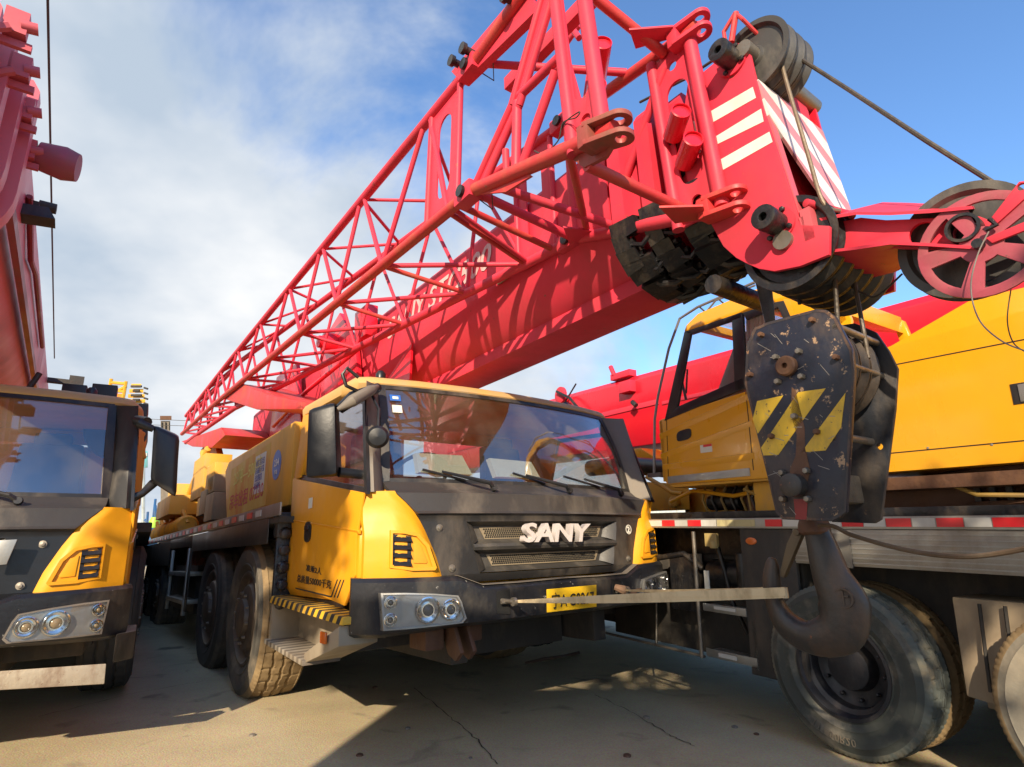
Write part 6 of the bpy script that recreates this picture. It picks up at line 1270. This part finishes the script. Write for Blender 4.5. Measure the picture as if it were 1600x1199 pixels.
e = empty('tree', Matrix.Translation((-1.5, -5.1, 0)), label='unseen taller tree added behind the camera to dapple the truck door', cat='tree')
mb = MB(); mb.tube([(-1.5, -5.1, 0), (-1.55, -5.1, 2.0), (-1.7, -5.0, 3.6), (-2.3, -4.6, 4.4), (-2.9, -4.1, 5.2)], [.12, .10, .07, .05, .02], 10)
for k in range(7):
    a = rnd.uniform(0, 6.28); mb.tube([(-2.7, -4.3, 4.6), (-2.9 + math.cos(a) * .3, -4.1 + math.sin(a) * .3, 4.6 + .3 * math.sin(k)), (-2.95 + math.cos(a) * .5, -4.1 + math.sin(a) * .4, 4.55 + .4 * math.sin(k))], [.02, .014, .006], 6)
wb(mb, 'trunk', MATS['bark'], par=e)
mb = MB(); clumps = [(rnd.uniform(-3.35, -2.55), rnd.uniform(-4.5, -3.7), rnd.uniform(4.7, 5.4), rnd.uniform(.15, .26)) for _ in range(17)]  # added crown, clumps placed to throw dappled shade on the door
for k in range(1700):
    x, y, z, r_ = clumps[k % 17]; p = V((x, y, z)) + V((rnd.gauss(0, 1), rnd.gauss(0, 1), rnd.gauss(0, 1))) * r_ * .5
    a = V((rnd.gauss(0, 1), rnd.gauss(0, 1), rnd.gauss(0, .6))).normalized() * .06; b_ = a.orthogonal().normalized() * .03
    mb.add([p - a, p + b_, p + a, p - b_], [(0, 1, 2, 3)])
wb(mb, 'crown', MATS['leaf_green'], par=e)

# ------------------------------------------------------------------ one object per separate piece for small repeated parts
def split_loose(o):
    me = o.data; n = len(me.vertices); par = list(range(n))
    def find(i):
        while par[i] != i: par[i] = par[par[i]]; i = par[i]
        return i
    for e_ in me.edges:
        a, b = find(e_.vertices[0]), find(e_.vertices[1])
        if a != b: par[a] = b
    groups = {}
    for p in me.polygons: groups.setdefault(find(p.vertices[0]), []).append(p)
    if len(groups) < 2: return
    base = o.name.split('.')[0]
    for k, g_ in enumerate(groups.values()):
        idx = {}; vs = []; fs = []
        for p in g_:
            f = []
            for v in p.vertices:
                if v not in idx: idx[v] = len(vs); vs.append(me.vertices[v].co.copy())
                f.append(idx[v])
            fs.append(f)
        m2_ = bpy.data.meshes.new(base); m2_.from_pydata(vs, [], fs); m2_.materials.append(me.materials[0]); m2_.polygons.foreach_set('use_smooth', [True] * len(fs)); m2_.set_sharp_from_angle(angle=R(38))
        if k == 0: o.data = m2_
        else:
            q = o.copy(); q.data = m2_; COL.objects.link(q); q.parent = o.parent; q.matrix_parent_inverse = o.matrix_parent_inverse
for o in list(bpy.data.objects):
    if o.type == 'MESH' and o.name.split('.')[0] in ('reflective_stripe', 'bolt', 'panel_bolt', 'sheave_axle', 'roof_lamp', 'tow_recess', 'step_tape', 'pressed_rib', 'door_gap', 'brake_pipe', 'mirror_arm', 'lamp_bulb', 'overhead_wire', 'retaining_wire', 'boom_bolt', 'spacer_rod', 'tow_pin', 'cable_clamp', 'boom_fitting', 'wheel_nut', 'gear_tooth', 'hydraulic_hose'): split_loose(o)
